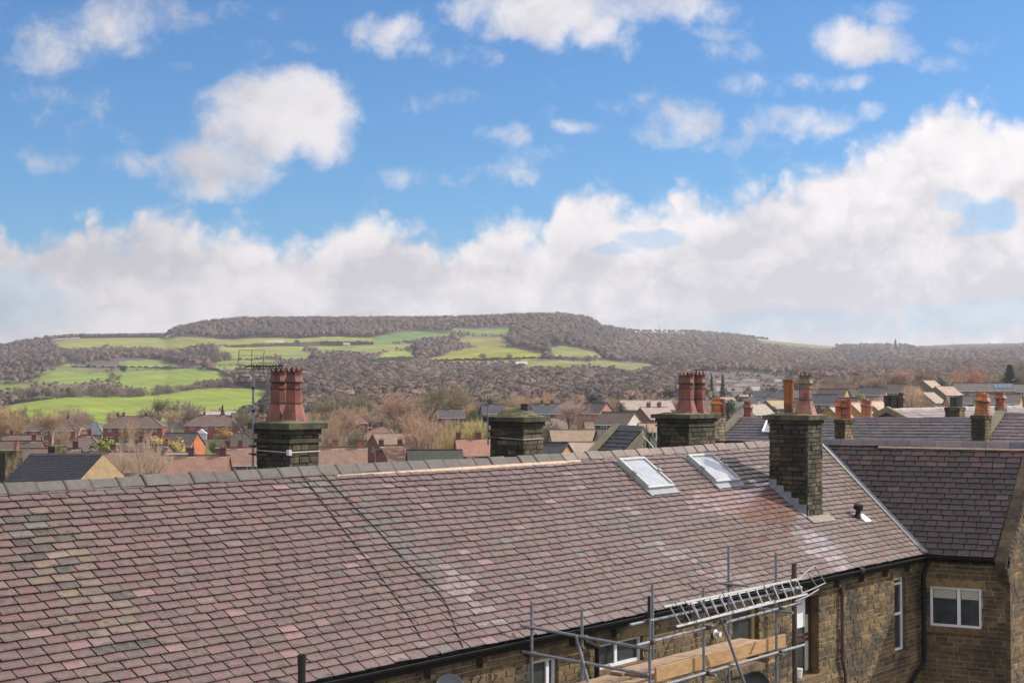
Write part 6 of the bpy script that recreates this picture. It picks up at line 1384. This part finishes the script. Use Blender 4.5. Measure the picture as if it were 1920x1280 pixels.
TR = [
 ('tan bare tree cut by the left edge, above the dull brown roof', 8, 757, 85, 330, 'thick_1', TN),
 ('olive bare tree left of the white trunked birches, against the green field', 52, 763, 55, 420, 'thick_2', OL),
 ('white trunked birch nearest the left end of the red brick pair', 80, 770, 42, 330, 'birch_1', TN, PBARK),
 ('white trunked birch in the middle of the birch group', 98, 774, 42, 330, 'birch_2', (.26, .17, .12), PBARK),
 ('white trunked birch at the right end of the red brick pair', 147, 768, 42, 345, 'birch_3', PB, PBARK),
 ('purple brown spreading tree behind the red brick pair with birches', 132, 762, 62, 480, 'round_1', PB),
 ('thin tan tree in front of the windows of the brick pair with birches', 117, 800, 30, 300, 'thick_3', TN),
 ('tan shrub in front of the red brick pair with three roof chimneys', 244, 788, 32, 330, 'low_1', TN),
 ('yellow green bush between the hipped bungalow and the brown roofs', 200, 822, 56, 225, 'bush_1', (.17, .17, .03), None, 'bush'),
 ('large pale bare tree rising in front of the brown roof beside the golden gable', 266, 808, 92, 120, 'low_2', (.30, .23, .17)),
 ('tall ivy clad tree behind the gap between two red brick pairs', 302, 744, 34, 480, 'tall_1', (.12, .11, .06)),
 ('brown spreading tree left of the tall ivy clad tree', 282, 766, 52, 490, 'thick_4', GB),
 ('brown spreading tree right of the tall ivy clad tree', 345, 752, 66, 500, 'thick_1', GB),
 ('pale trunked tree in front of the pale factory roof', 323, 768, 40, 430, 'birch_2', TN, PBARK),
 ('golden shrub left of the small house with the orange end wall', 290, 818, 40, 270, 'bush_2', (.38, .26, .07), None, 'bush'),
 ('golden shrub in front of the small house with the orange end wall', 322, 822, 44, 262, 'bush_3', (.38, .27, .08), None, 'bush'),
 ('orange yellow shrub in front of the brick pair with the glazed porch', 420, 802, 26, 380, 'bush_4', (.42, .23, .06), None, 'bush'),
 ('green garden shrub right of the small house with the orange end wall', 403, 826, 26, 320, 'bush_1', (.10, .13, .04), None, 'bush'),
 ('ivy covered tree just left of the aerial mast', 457, 768, 42, 400, 'thick_3', (.13, .11, .06)),
 ('pinkish tree line bush behind the pale long roof', 392, 768, 60, 600, 'thick_2', PB),
 ('small dark conifer behind the chimney of the brick pair with the glazed porch', 417, 760, 12, 520, 'conifer_1', (.03, .035, .02)),
 ('orange tinted bare tree with pale stems right of the leftmost big chimney', 640, 768, 66, 240, 'birch_3', OG, PBARK),
 ('pale stemmed bare tree behind the right face of the leftmost big chimney', 617, 780, 50, 235, 'low_1', TN),
 ('olive brown tree mass right of the crowned pots', 612, 742, 60, 480, 'thick_3', OL),
 ('olive grey spreading tree above the red hipped house', 672, 738, 62, 520, 'thick_4', OL),
 ('tall orange brown bare tree behind the stepped pair of gables', 742, 733, 84, 360, 'tall_2', OG),
 ('brown tree between the tall orange tree and the olive tree', 778, 745, 50, 400, 'thick_2', GB),
 ('round bare tree with thick spreading limbs right of the stepped pair of gables', 800, 764, 98, 265, 'low_3', (.29, .19, .135)),
 ('wide olive green bare tree behind the far red house', 832, 722, 86, 500, 'thick_1', OL),
 ('yellow green bare shrub left of the mossy capped chimney', 884, 786, 78, 260, 'thick_4', YG),
 ('yellow green shrub below the round bare tree', 850, 805, 50, 245, 'thick_2', (.28, .21, .10)),
 ('small bright evergreen beside the far red house', 890, 768, 17, 400, 'bush_2', (.11, .13, .03), None, 'bush'),
 ('thin bare tree right of the far red house', 878, 756, 22, 420, 'birch_1', TN),
 ('pink twiggy shrub just above the ridge left of the mossy capped chimney', 880, 850, 52, 110, 'low_1', (.36, .20, .17)),
 ('pinkish bare tree between the slate house and the brick gable with white bargeboards', 1070, 752, 66, 290, 'birch_2', PKT),
 ('orange brown treetop behind the mossy capped chimney', 1020, 735, 42, 480, 'thick_3', (.32, .20, .12)),
 ('dark green shrub at the foot of the pinkish bare tree', 1046, 780, 30, 300, 'bush_3', (.05, .055, .025), None, 'bush'),
 ('dark evergreen in front of the long pale roofed terrace', 1167, 756, 20, 400, 'bush_4', GE, None, 'bush'),
 ('dark ivy bush between the verge and the broad chimney', 1214, 815, 26, 46, 'bush_1', (.03, .045, .02), None, 'bush'),
 ('dark green rounded evergreen right of the broad chimney', 1369, 749, 40, 370, 'bush_2', (.045, .075, .03), None, 'bush'),
 ('lighter green conifer behind the rounded evergreen', 1388, 746, 16, 420, 'conifer_2', (.10, .12, .04)),
 ('dark cypress at the edge of the distant village, left one of two', 1334, 703, 10, 1200, 'conifer_1', (.03, .045, .04)),
 ('dark cypress at the edge of the distant village, right one of two', 1355, 702, 11, 1180, 'conifer_2', (.05, .06, .055)),
 ('bare tree behind the plain orange pot on the tall chimney', 1452, 742, 24, 500, 'thick_1', GB),
 ('dark bush right of the distant village', 1446, 763, 20, 340, 'bush_3', GE, None, 'bush'),
 ('brown bare tree behind the dark roofed house, right of the crowned pot', 1560, 706, 56, 620, 'thick_1', (.17, .13, .095)),
 ('brown bare tree second to the right of the crowned pot', 1610, 702, 52, 620, 'thick_2', (.18, .13, .10)),
 ('pale brown bare tree above the long dark roofed block', 1655, 698, 58, 600, 'thick_3', (.20, .15, .115)),
 ('reddish bare tree above the slate roofed block', 1692, 690, 46, 600, 'tall_1', (.25, .16, .125)),
 ('tall brown bare tree left of the highest tan roof', 1725, 688, 62, 640, 'thick_4', (.17, .12, .10)),
 ('dark green conifer bush right of the highest tan roof', 1765, 710, 22, 520, 'bush_4', (.045, .07, .04), None, 'bush'),
 ('thin pale bare tree in front of the golden brick gable', 1710, 722, 34, 330, 'low_2', (.33, .23, .15)),
 ('pink tinged bare tree left of the golden brick gable', 1655, 738, 28, 340, 'low_3', (.38, .24, .18)),
 ('bright yellow green shrub under the block with the small side gable', 1613, 738, 18, 430, 'bush_1', (.26, .26, .06), None, 'bush'),
 ('big red brown tree above the row with solar panels', 1817, 683, 54, 560, 'thick_2', (.27, .15, .10)),
 ('dark evergreen tree near the right edge', 1893, 684, 40, 560, 'conifer_1', (.05, .075, .035)),
 ('grey brown tree cut by the right edge behind the evergreen', 1922, 678, 60, 620, 'thick_3', (.13, .115, .08)),
 ('bare branchy shrub on the row near the right edge', 1888, 733, 24, 320, 'low_1', (.2, .15, .12)),
 ('low brown scrub behind the yellow stone houses', 1580, 715, 70, 700, 'thick_4', (.16, .13, .09)),
]
for r_ in TR:
    lb, px, yt, w_, Y_, kd, cl_ = r_[:7]; bk = r_[7] if len(r_) > 7 else None; ct = r_[8] if len(r_) > 8 else 'tree'
    if Y_ >= YB: tree(lb, px, yt, w_, hill_pt(px, 748)[1], kd, cl_, cat=ct, bark=bk, ybase=750)
    else: tree(lb, px, yt, w_, Y_, kd, cl_, cat=ct, bark=bk)
for i, (px, yt, w_, Y_) in enumerate([(160, 775, 40, 500), (215, 770, 36, 520), (20, 775, 50, 520), (70, 800, 40, 300), (180, 800, 30, 320), (310, 790, 40, 400), (340, 792, 30, 390), (375, 800, 24, 350), (432, 800, 30, 340), (465, 790, 34, 330), (500, 775, 40, 480), (600, 790, 50, 300), (585, 770, 44, 420), (625, 805, 40, 225), (665, 800, 36, 300), (655, 760, 50, 460), (700, 760, 50, 480), (715, 775, 50, 420), (765, 775, 44, 340), (780, 800, 40, 280), (760, 750, 60, 500), (820, 790, 44, 330), (845, 785, 40, 320), (870, 800, 44, 280), (905, 795, 40, 260), (865, 740, 50, 520), (930, 745, 50, 520), (970, 740, 40, 540), (1060, 775, 40, 330), (1000, 745, 44, 500), (1075, 742, 50, 480), (1100, 770, 40, 350), (1010, 785, 36, 300), (1030, 790, 34, 290), (1135, 758, 36, 460), (1150, 745, 40, 520), (1210, 738, 40, 560), (1255, 745, 44, 520), (1300, 735, 40, 560), (1380, 770, 24, 300), (1500, 735, 40, 560), (1520, 750, 34, 420), (1540, 720, 44, 600), (1580, 722, 40, 600), (1625, 712, 44, 600), (1680, 705, 44, 620), (1705, 702, 44, 640), (1780, 702, 50, 620), (1800, 708, 44, 600), (1850, 700, 44, 620), (1870, 705, 44, 620), (1905, 695, 44, 620)]):
    if px < 560 and Y_ < 480: continue
    tree('bare winter tree among the houses of the valley estate', px, yt, w_ * 1.15, Y_, random.choice(['thick_1', 'thick_2', 'thick_3', 'thick_4', 'low_1', 'round_1']), jit(random.choice([(.22, .165, .12), (.19, .14, .11), (.25, .18, .12), (.17, .15, .09)]), .1), 'bare trees among the valley houses')
# field trees
def ftree(label, px, ybase, hpx, wpx, kind, col, group=None, cat='tree'):
    p = hill_pt(px, ybase); tree(label, px, ybase - hpx, wpx, p[1], kind, col, group, cat, ybase=ybase + 1.5)
ftree('lone bare tree by the slanting wall in the middle field', 212, 724, 26, 28, 'round_1', (.13, .10, .07))
ftree('round dark green bush on the field below the farmhouse row', 232, 698, 12, 12, 'bush_2', (.03, .045, .03), cat='bush')
ftree('dark rounded evergreen right of the farmhouse row', 233, 697 - 3, 10, 11, 'bush_3', (.035, .05, .03), cat='bush')
ftree('bush in the middle of the high left pasture', 199, 652, 8, 11, 'bush_4', (.10, .10, .06), cat='bush')
ftree('dark round bush left of the high barns', 556, 644, 7, 9, 'bush_1', (.05, .055, .035), cat='bush')
ftree('bare tree in front of the yellow green field wall', 939, 676, 9, 9, 'round_1', (.16, .13, .09))
ftree('small conifer on the topmost pasture', 862, 627, 9, 5, 'conifer_1', (.03, .04, .03))
for i in range(42):
    px = rnd(0, 430); yb_ = 747.5 - max(0, px - 250) * .075 + rnd(-1, 3) if px < 345 else 741 - (px - 345) * .09
    ftree('bare hedgerow tree above the lowest green field', px, yb_, rnd(14, 27), rnd(16, 30), random.choice(['thick_1', 'thick_2', 'round_1', 'low_1', 'thick_3']), jit(random.choice([(.19, .145, .11), (.16, .125, .095), (.13, .11, .075)]), .1), 'bare trees of the hedge above the lowest field')
for i in range(22):
    px = rnd(405, 520); yb_ = 733 - (px - 400) * .03 + rnd(-4, 2)
    ftree('bare tree of the belt between the aerial and the hillside', px, yb_, rnd(14, 24), rnd(14, 24), random.choice(['thick_1', 'thick_4', 'tall_1']), jit((.16, .12, .115), .1), 'bare trees of the belt behind the aerial')
for i in range(34):
    px = rnd(120, 425); b_ = 679 + 4 * sin(px * .02); 
    ftree('bare tree of the belt across the upper left hillside', px, b_ + rnd(-5, 4), rnd(14, 24) * (1.3 if px > 360 else 1), rnd(14, 24), random.choice(['thick_1', 'thick_2', 'thick_4', 'round_1']), jit(random.choice([(.15, .12, .095), (.10, .09, .07), (.17, .13, .11)]), .1), 'bare trees of the belt across the upper left hillside')
for (px, yb_) in ((905, 671), (955, 672), (1035, 672), (1075, 674), (1105, 676), (1130, 668), (1150, 674), (1175, 676)):
    ftree('bare tree on the wall line of the middle fields', px, yb_ + 2, rnd(9, 14), rnd(10, 15), random.choice(['thick_1', 'round_1', 'thick_3']), (.14, .11, .09), 'bare trees on the wall line of the middle fields')
# street lamps
for (px, yt, yb_, Y_, lb) in ((1629, 727, 760, 400, 'grey street lamp in front of the long dark roofed block'), (1826, 740, 790, 150, 'thin dark lamp post left of the orange hatted pots at the right'), (703, 842, 875, 200, 'brown pole in front of the dark red gable'), (169, 792, 815, 300, 'thin pale pole in front of the grey bungalow'), (157, 824, 850, 240, 'thin pole left of the hipped bungalow')):
    top = at(px, yt, Y_); z0 = gz(top[0], top[1]); m = MB(); m.tube([top[0], top[1], z0 - .5], top, .09, .05, n=6); m.tube(top, top + np.array([.7, 0, .06]), .045, n=5); m.box(top + np.array([.55, -.1, 0]), np.array([.5, 0, 0]), np.array([0, .2, 0]), Z3 * .1)
    tag(m.build('street_lamp', GALV, None, [top[0], top[1], z0]), lb, 'lamp post')

# ================================================================== sky
SUN_EL, SUN_A = radians(39), radians(73)
wd = bpy.data.worlds.new('World'); S.world = wd; wd.use_nodes = True; nt = wd.node_tree; N = nt.nodes; L = nt.links; N.clear()
out = N.new('ShaderNodeOutputWorld'); bg = N.new('ShaderNodeBackground'); L.new(bg.outputs[0], out.inputs[0]); STR = .1; bg.inputs[1].default_value = STR
sky = N.new('ShaderNodeTexSky'); sky.sky_type = 'NISHITA'; sky.sun_disc = False; sky.sun_elevation = SUN_EL; sky.sun_rotation = SUN_A; sky.air_density = 1.0; sky.dust_density = .6; sky.ozone_density = 2.5; sky.altitude = 200
tc = N.new('ShaderNodeTexCoord'); sp = N.new('ShaderNodeSeparateXYZ'); L.new(tc.outputs['Generated'], sp.inputs[0])
def M(op, a, b=None, c=None, clamp=False):
    n = N.new('ShaderNodeMath'); n.operation = op; n.use_clamp = clamp
    for i, q in enumerate((a, b, c)):
        if q is None: continue
        if hasattr(q, 'is_output'): L.new(q, n.inputs[i])
        else: n.inputs[i].default_value = q
    return n.outputs[0]
def MR(x, a, b, c=0., d=1., smooth=True):
    n = N.new('ShaderNodeMapRange'); n.interpolation_type = 'SMOOTHSTEP' if smooth else 'LINEAR'
    for i, q in enumerate((x, a, b, c, d)):
        if hasattr(q, 'is_output'): L.new(q, n.inputs[i])
        else: n.inputs[i].default_value = q
    return n.outputs[0]
yy = M('MAXIMUM', M('ABSOLUTE', sp.outputs[1]), .12)
K = FP / 1000
ca = M('MULTIPLY', M('DIVIDE', sp.outputs[0], yy), K); cb = M('MULTIPLY', M('DIVIDE', sp.outputs[2], yy), K)
cmb = N.new('ShaderNodeCombineXYZ'); L.new(ca, cmb.inputs[0]); L.new(cb, cmb.inputs[1])
def NZ(scale, det, rough, off=0., dist=0., sy=1.):
    mp = N.new('ShaderNodeMapping'); mp.inputs['Location'].default_value = (off, off * .7, off * .3); mp.inputs['Scale'].default_value = (1, sy, 1); L.new(cmb.outputs[0], mp.inputs[0])
    n = N.new('ShaderNodeTexNoise'); n.inputs['Scale'].default_value = scale; n.inputs['Detail'].default_value = det; n.inputs['Roughness'].default_value = rough; n.inputs['Distortion'].default_value = dist; L.new(mp.outputs[0], n.inputs['Vector']); return n.outputs['Fac']
nbig = M('SUBTRACT', NZ(5.5, 8, .55, 3.1), .5); nb2 = M('SUBTRACT', NZ(5.5, 8, .55, 17.3), .5); nf = M('SUBTRACT', NZ(14, 8, .6, 7.7, .3), .5)
wa = M('MULTIPLY_ADD', nb2, .10, ca); wb = M('MULTIPLY_ADD', nbig, .07, cb)
ELL = [(330, 120, 70, 16, .28), (620, 90, 90, 20, .3), (870, 110, 80, 26, .3), (1380, 100, 120, 26, .3), (1180, 190, 90, 22, .28), (1420, 265, 120, 20, .3), (1760, 120, 90, 24, .3), (760, 200, 80, 22, .26), (850, 330, 120, 26, .3), (1000, 290, 80, 26, .32), (150, 180, 110, 30, .3), (60, 300, 120, 26, .28), (1320, 60, 70, 22, .3), (720, 330, 90, 20, .28), (1560, 150, 90, 18, .3), (560, 205, 112, 82, 1.0), (490, 225, 120, 92, .95), (420, 300, 115, 62, .75), (395, 345, 90, 38, .6), (600, 255, 70, 70, .8), (250, 300, 85, 26, .42), (215, 45, 105, 62, .62), (110, 75, 95, 70, .40), (285, 30, 60, 60, .4), (440, 18, 90, 26, .42), (735, 60, 95, 48, .58), (770, 85, 60, 34, .4), (940, 20, 120, 52, .75), (1060, 10, 130, 70, .85), (1130, 50, 90, 62, .7), (1230, 10, 130, 46, .7), (1600, 72, 88, 42, .72), (1680, 90, 60, 30, .45), (1660, 20, 60, 28, .4), (1285, 222, 72, 44, .62), (1240, 250, 60, 30, .4), (1500, 232, 118, 38, .62), (1570, 225, 60, 28, .5), (1642, 211, 36, 26, .75), (955, 258, 62, 30, .42), (1075, 235, 60, 18, .42), (955, 315, 50, 30, .38), (1410, 165, 50, 30, .36), (1490, 145, 50, 18, .38), (880, 180, 60, 22, .3), (100, 235, 60, 50, .25), (1840, 85, 70, 30, .22), (-100, 60, 100, 60, .6), (2100, 60, 140, 60, .7)]
acc = None
for (ex, ey, rx, ry, s_) in ELL:
    a = M('MULTIPLY', M('SUBTRACT', wa, (ex - 960) / 1000), 1000 / rx); b = M('MULTIPLY', M('SUBTRACT', wb, (727 - ey) / 1000), 1000 / ry)
    r2 = M('ADD', M('MULTIPLY', a, a), M('MULTIPLY', b, b)); v = M('MULTIPLY', M('MAXIMUM', M('MULTIPLY_ADD', r2, -.62, 1.), 0.), s_ * 1.15)
    acc = v if acc is None else M('MAXIMUM', acc, v)
iso = MR(M('ADD', acc, M('ADD', M('MULTIPLY', nf, 1.5), M('MULTIPLY', nbig, .9))), .12, .98)
# cumulus bank
TOP = [(-400, 430), (-60, 405), (0, 412), (50, 450), (110, 428), (160, 415), (215, 440), (300, 388), (350, 400), (390, 432), (440, 420), (500, 432), (560, 425), (600, 450), (640, 420), (700, 390), (740, 415), (790, 410), (830, 445), (880, 418), (950, 412), (1000, 436), (1030, 385), (1060, 350), (1092, 330), (1130, 348), (1170, 372), (1240, 366), (1310, 358), (1350, 385), (1420, 352), (1490, 345), (1515, 325), (1570, 278), (1620, 258), (1690, 235), (1740, 205), (1800, 178), (1850, 198), (1920, 212), (2000, 190), (2300, 260)]
fc = N.new('ShaderNodeFloatCurve'); A0_, A1_ = -1.4, 1.4
L.new(MR(M('MULTIPLY_ADD', nb2, .10, ca), A0_, A1_, smooth=False), fc.inputs['Value']); cv = fc.mapping.curves[0]
cv.points[0].location = (0, .3); cv.points[1].location = (1, .45)
for (x, y) in TOP: cv.points.new(min(.999, max(.001, ((x - 960) / 1000 - A0_) / (A1_ - A0_))), (727 - y) / 1000)
fc.mapping.update()
dep = M('SUBTRACT', fc.outputs[0], cb)                    # >0 inside the bank
vo = N.new('ShaderNodeTexVoronoi'); vo.feature = 'SMOOTH_F1'; vo.inputs['Scale'].default_value = 13.; vo.inputs['Smoothness'].default_value = .25; vo.inputs['Detail'].default_value = 2.5; vo.inputs['Roughness'].default_value = .6
vm_ = N.new('ShaderNodeVectorMath'); vm_.operation = 'ADD'; cw_ = N.new('ShaderNodeCombineXYZ'); L.new(M('MULTIPLY', nf, .08), cw_.inputs[0]); L.new(M('MULTIPLY', nbig, .1), cw_.inputs[1]); L.new(cmb.outputs[0], vm_.inputs[0]); L.new(cw_.outputs[0], vm_.inputs[1]); L.new(vm_.outputs[0], vo.inputs['Vector'])
puff = M('SUBTRACT', .42, vo.outputs['Distance'])
dn = M('ADD', M('ADD', dep, .030), M('ADD', M('ADD', M('MULTIPLY', nf, .07), M('MULTIPLY', puff, .055)), M('MULTIPLY', nbig, .06)))
bank = MR(dn, -.024, .042)
# thin places and holes in the bank
def hole(ex, ey, rx, ry, s_):
    a = M('MULTIPLY', M('SUBTRACT', wa, (ex - 960) / 1000), 1000 / rx); b = M('MULTIPLY', M('SUBTRACT', wb, (727 - ey) / 1000), 1000 / ry)
    return M('MULTIPLY', MR(M('ADD', M('ADD', M('MULTIPLY', a, a), M('MULTIPLY', b, b)), M('MULTIPLY', nf, 2.)), 1.1, .25), s_)
for h_ in ((1865, 402, 60, 34, .62), (1800, 372, 50, 22, .4), (1830, 428, 60, 16, .45), (1225, 445, 60, 20, .45), (1150, 468, 60, 14, .4), (30, 560, 130, 70, .35), (1500, 610, 260, 34, .35), (1850, 590, 200, 40, .35)):
    bank = M('MULTIPLY', bank, M('SUBTRACT', 1., hole(*h_)))
iso = M('MULTIPLY', iso, MR(cb, .02, .1))
cov = M('MAXIMUM', bank, M('MULTIPLY', iso, .93), clamp=True); cov = M('MAXIMUM', cov, M('MULTIPLY', M('MAXIMUM', MR(cb, .85, 1.3), MR(sp.outputs[1], .05, -.25)), .62), clamp=True)  # second step adds unseen clouds overhead and behind to raise fill light
# shading of the clouds : white sunlit rims, lavender grey bellies
def seln(s_, x, y, rx, ry): 
    a = M('MULTIPLY', M('SUBTRACT', wa, (x - 960) / 1000), 1000 / rx); b = M('MULTIPLY', M('SUBTRACT', wb, (727 - y) / 1000), 1000 / ry); return M('MULTIPLY', MR(M('ADD', M('MULTIPLY', a, a), M('MULTIPLY', b, b)), 1.3, .1), s_)
shade = M('ADD', MR(NZ(3.6, 6, .6, 31., .4, 1.6), .34, .66, 0, .58), MR(dep, .0, .16, -.25, .15))
for s_ in ((.28, 440, 310, 190, 110), (.45, 1540, 530, 110, 34), (.40, 1360, 455, 70, 34), (.30, 700, 510, 260, 30), (.25, 350, 500, 160, 36), (.35, 120, 470, 220, 60), (.35, 1880, 545, 90, 26), (.2, 1440, 590, 140, 20)): shade = M('ADD', shade, seln(*s_))
for s_ in ((-.4, 590, 210, 110, 100), (-.35, 1750, 300, 220, 90), (-.35, 1150, 420, 200, 60), (-.3, 1100, 560, 220, 50), (-.35, 690, 430, 60, 40)): shade = M('ADD', shade, seln(*s_))
shade = M('ADD', M('ADD', shade, M('MULTIPLY', nf, .7)), M('MULTIPLY', puff, -.55), clamp=False); shade = MR(shade, 0., 1.05, 0., 1., False)
rp = N.new('ShaderNodeValToRGB'); L.new(shade, rp.inputs[0]); e = rp.color_ramp.elements
CW = .84 / STR
e[0].position = 0; e[0].color = (.88, .83, .84, 1); e[1].position = 1; e[1].color = (.58, .565, .615, 1); q = rp.color_ramp.elements.new(.45); q.color = (.78, .75, .77, 1)
sc_ = N.new('ShaderNodeVectorMath'); sc_.operation = 'SCALE'; L.new(rp.outputs[0], sc_.inputs[0]); 
outb = M('MAXIMUM', MR(cb, .85, 1.3), MR(sp.outputs[1], .05, -.25)); L.new(M('MULTIPLY', MR(ca, -1.0, .7, CW * .88, CW * 1.1, False), M('MULTIPLY_ADD', outb, .7, 1.)), sc_.inputs['Scale'])  # extra brightness for the added out-of-view fill clouds
tint = N.new('ShaderNodeVectorMath'); tint.operation = 'MULTIPLY'; L.new(sky.outputs[0], tint.inputs[0]); tint.inputs[1].default_value = (.41, .73, 1.02)
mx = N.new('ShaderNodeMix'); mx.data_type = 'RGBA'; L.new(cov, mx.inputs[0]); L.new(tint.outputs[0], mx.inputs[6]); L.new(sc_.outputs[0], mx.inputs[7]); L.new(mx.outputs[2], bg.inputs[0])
# sun
sl = bpy.data.lights.new('sun', 'SUN'); sl.energy = 4.3; sl.angle = radians(.5); sl.color = (1., .93, .82); so = bpy.data.objects.new('sun', sl); COL.objects.link(so)
from mathutils import Vector
sd = Vector((sin(SUN_A) * cos(SUN_EL), cos(SUN_A) * cos(SUN_EL), sin(SUN_EL))); so.rotation_euler = sd.to_track_quat('Z', 'Y').to_euler(); so.location = (20, -10, 40)
# ================================================================== haze
HZ = True
if HZ:
    m = MB(); zb_, zt_ = -145., 175.
    m.box((-9500, -9500, zb_), np.array([19000., 0, 0]), np.array([0, 19000., 0]), Z3 * (zt_ - zb_))
    hm = bpy.data.materials.new('air'); hm.use_nodes = True; n_ = hm.node_tree.nodes; n_.clear(); o_ = n_.new('ShaderNodeOutputMaterial'); pv = n_.new('ShaderNodeVolumePrincipled'); pv.inputs['Color'].default_value = (.86, .88, .95, 1); pv.inputs['Density'].default_value = .000095; pv.inputs['Anisotropy'].default_value = .2
    hm.node_tree.links.new(pv.outputs[0], o_.inputs['Volume']); tag(m.build('haze', hm), kind='stuff')
# ================================================================== camera
cd = bpy.data.cameras.new('camera'); cd.sensor_width = 36; cd.lens = 36 * FP / 1920; cd.clip_end = 30000; cd.clip_start = .1
co = bpy.data.objects.new('camera', cd); COL.objects.link(co); co.rotation_euler = (pi / 2 + TH, 0, 0); S.camera = co
vs_ = S.view_settings; vs_.view_transform = 'Standard'; vs_.look = 'None'; vs_.exposure = .35; vs_.gamma = 1
S.cycles.volume_bounces = 0; S.cycles.max_bounces = 6
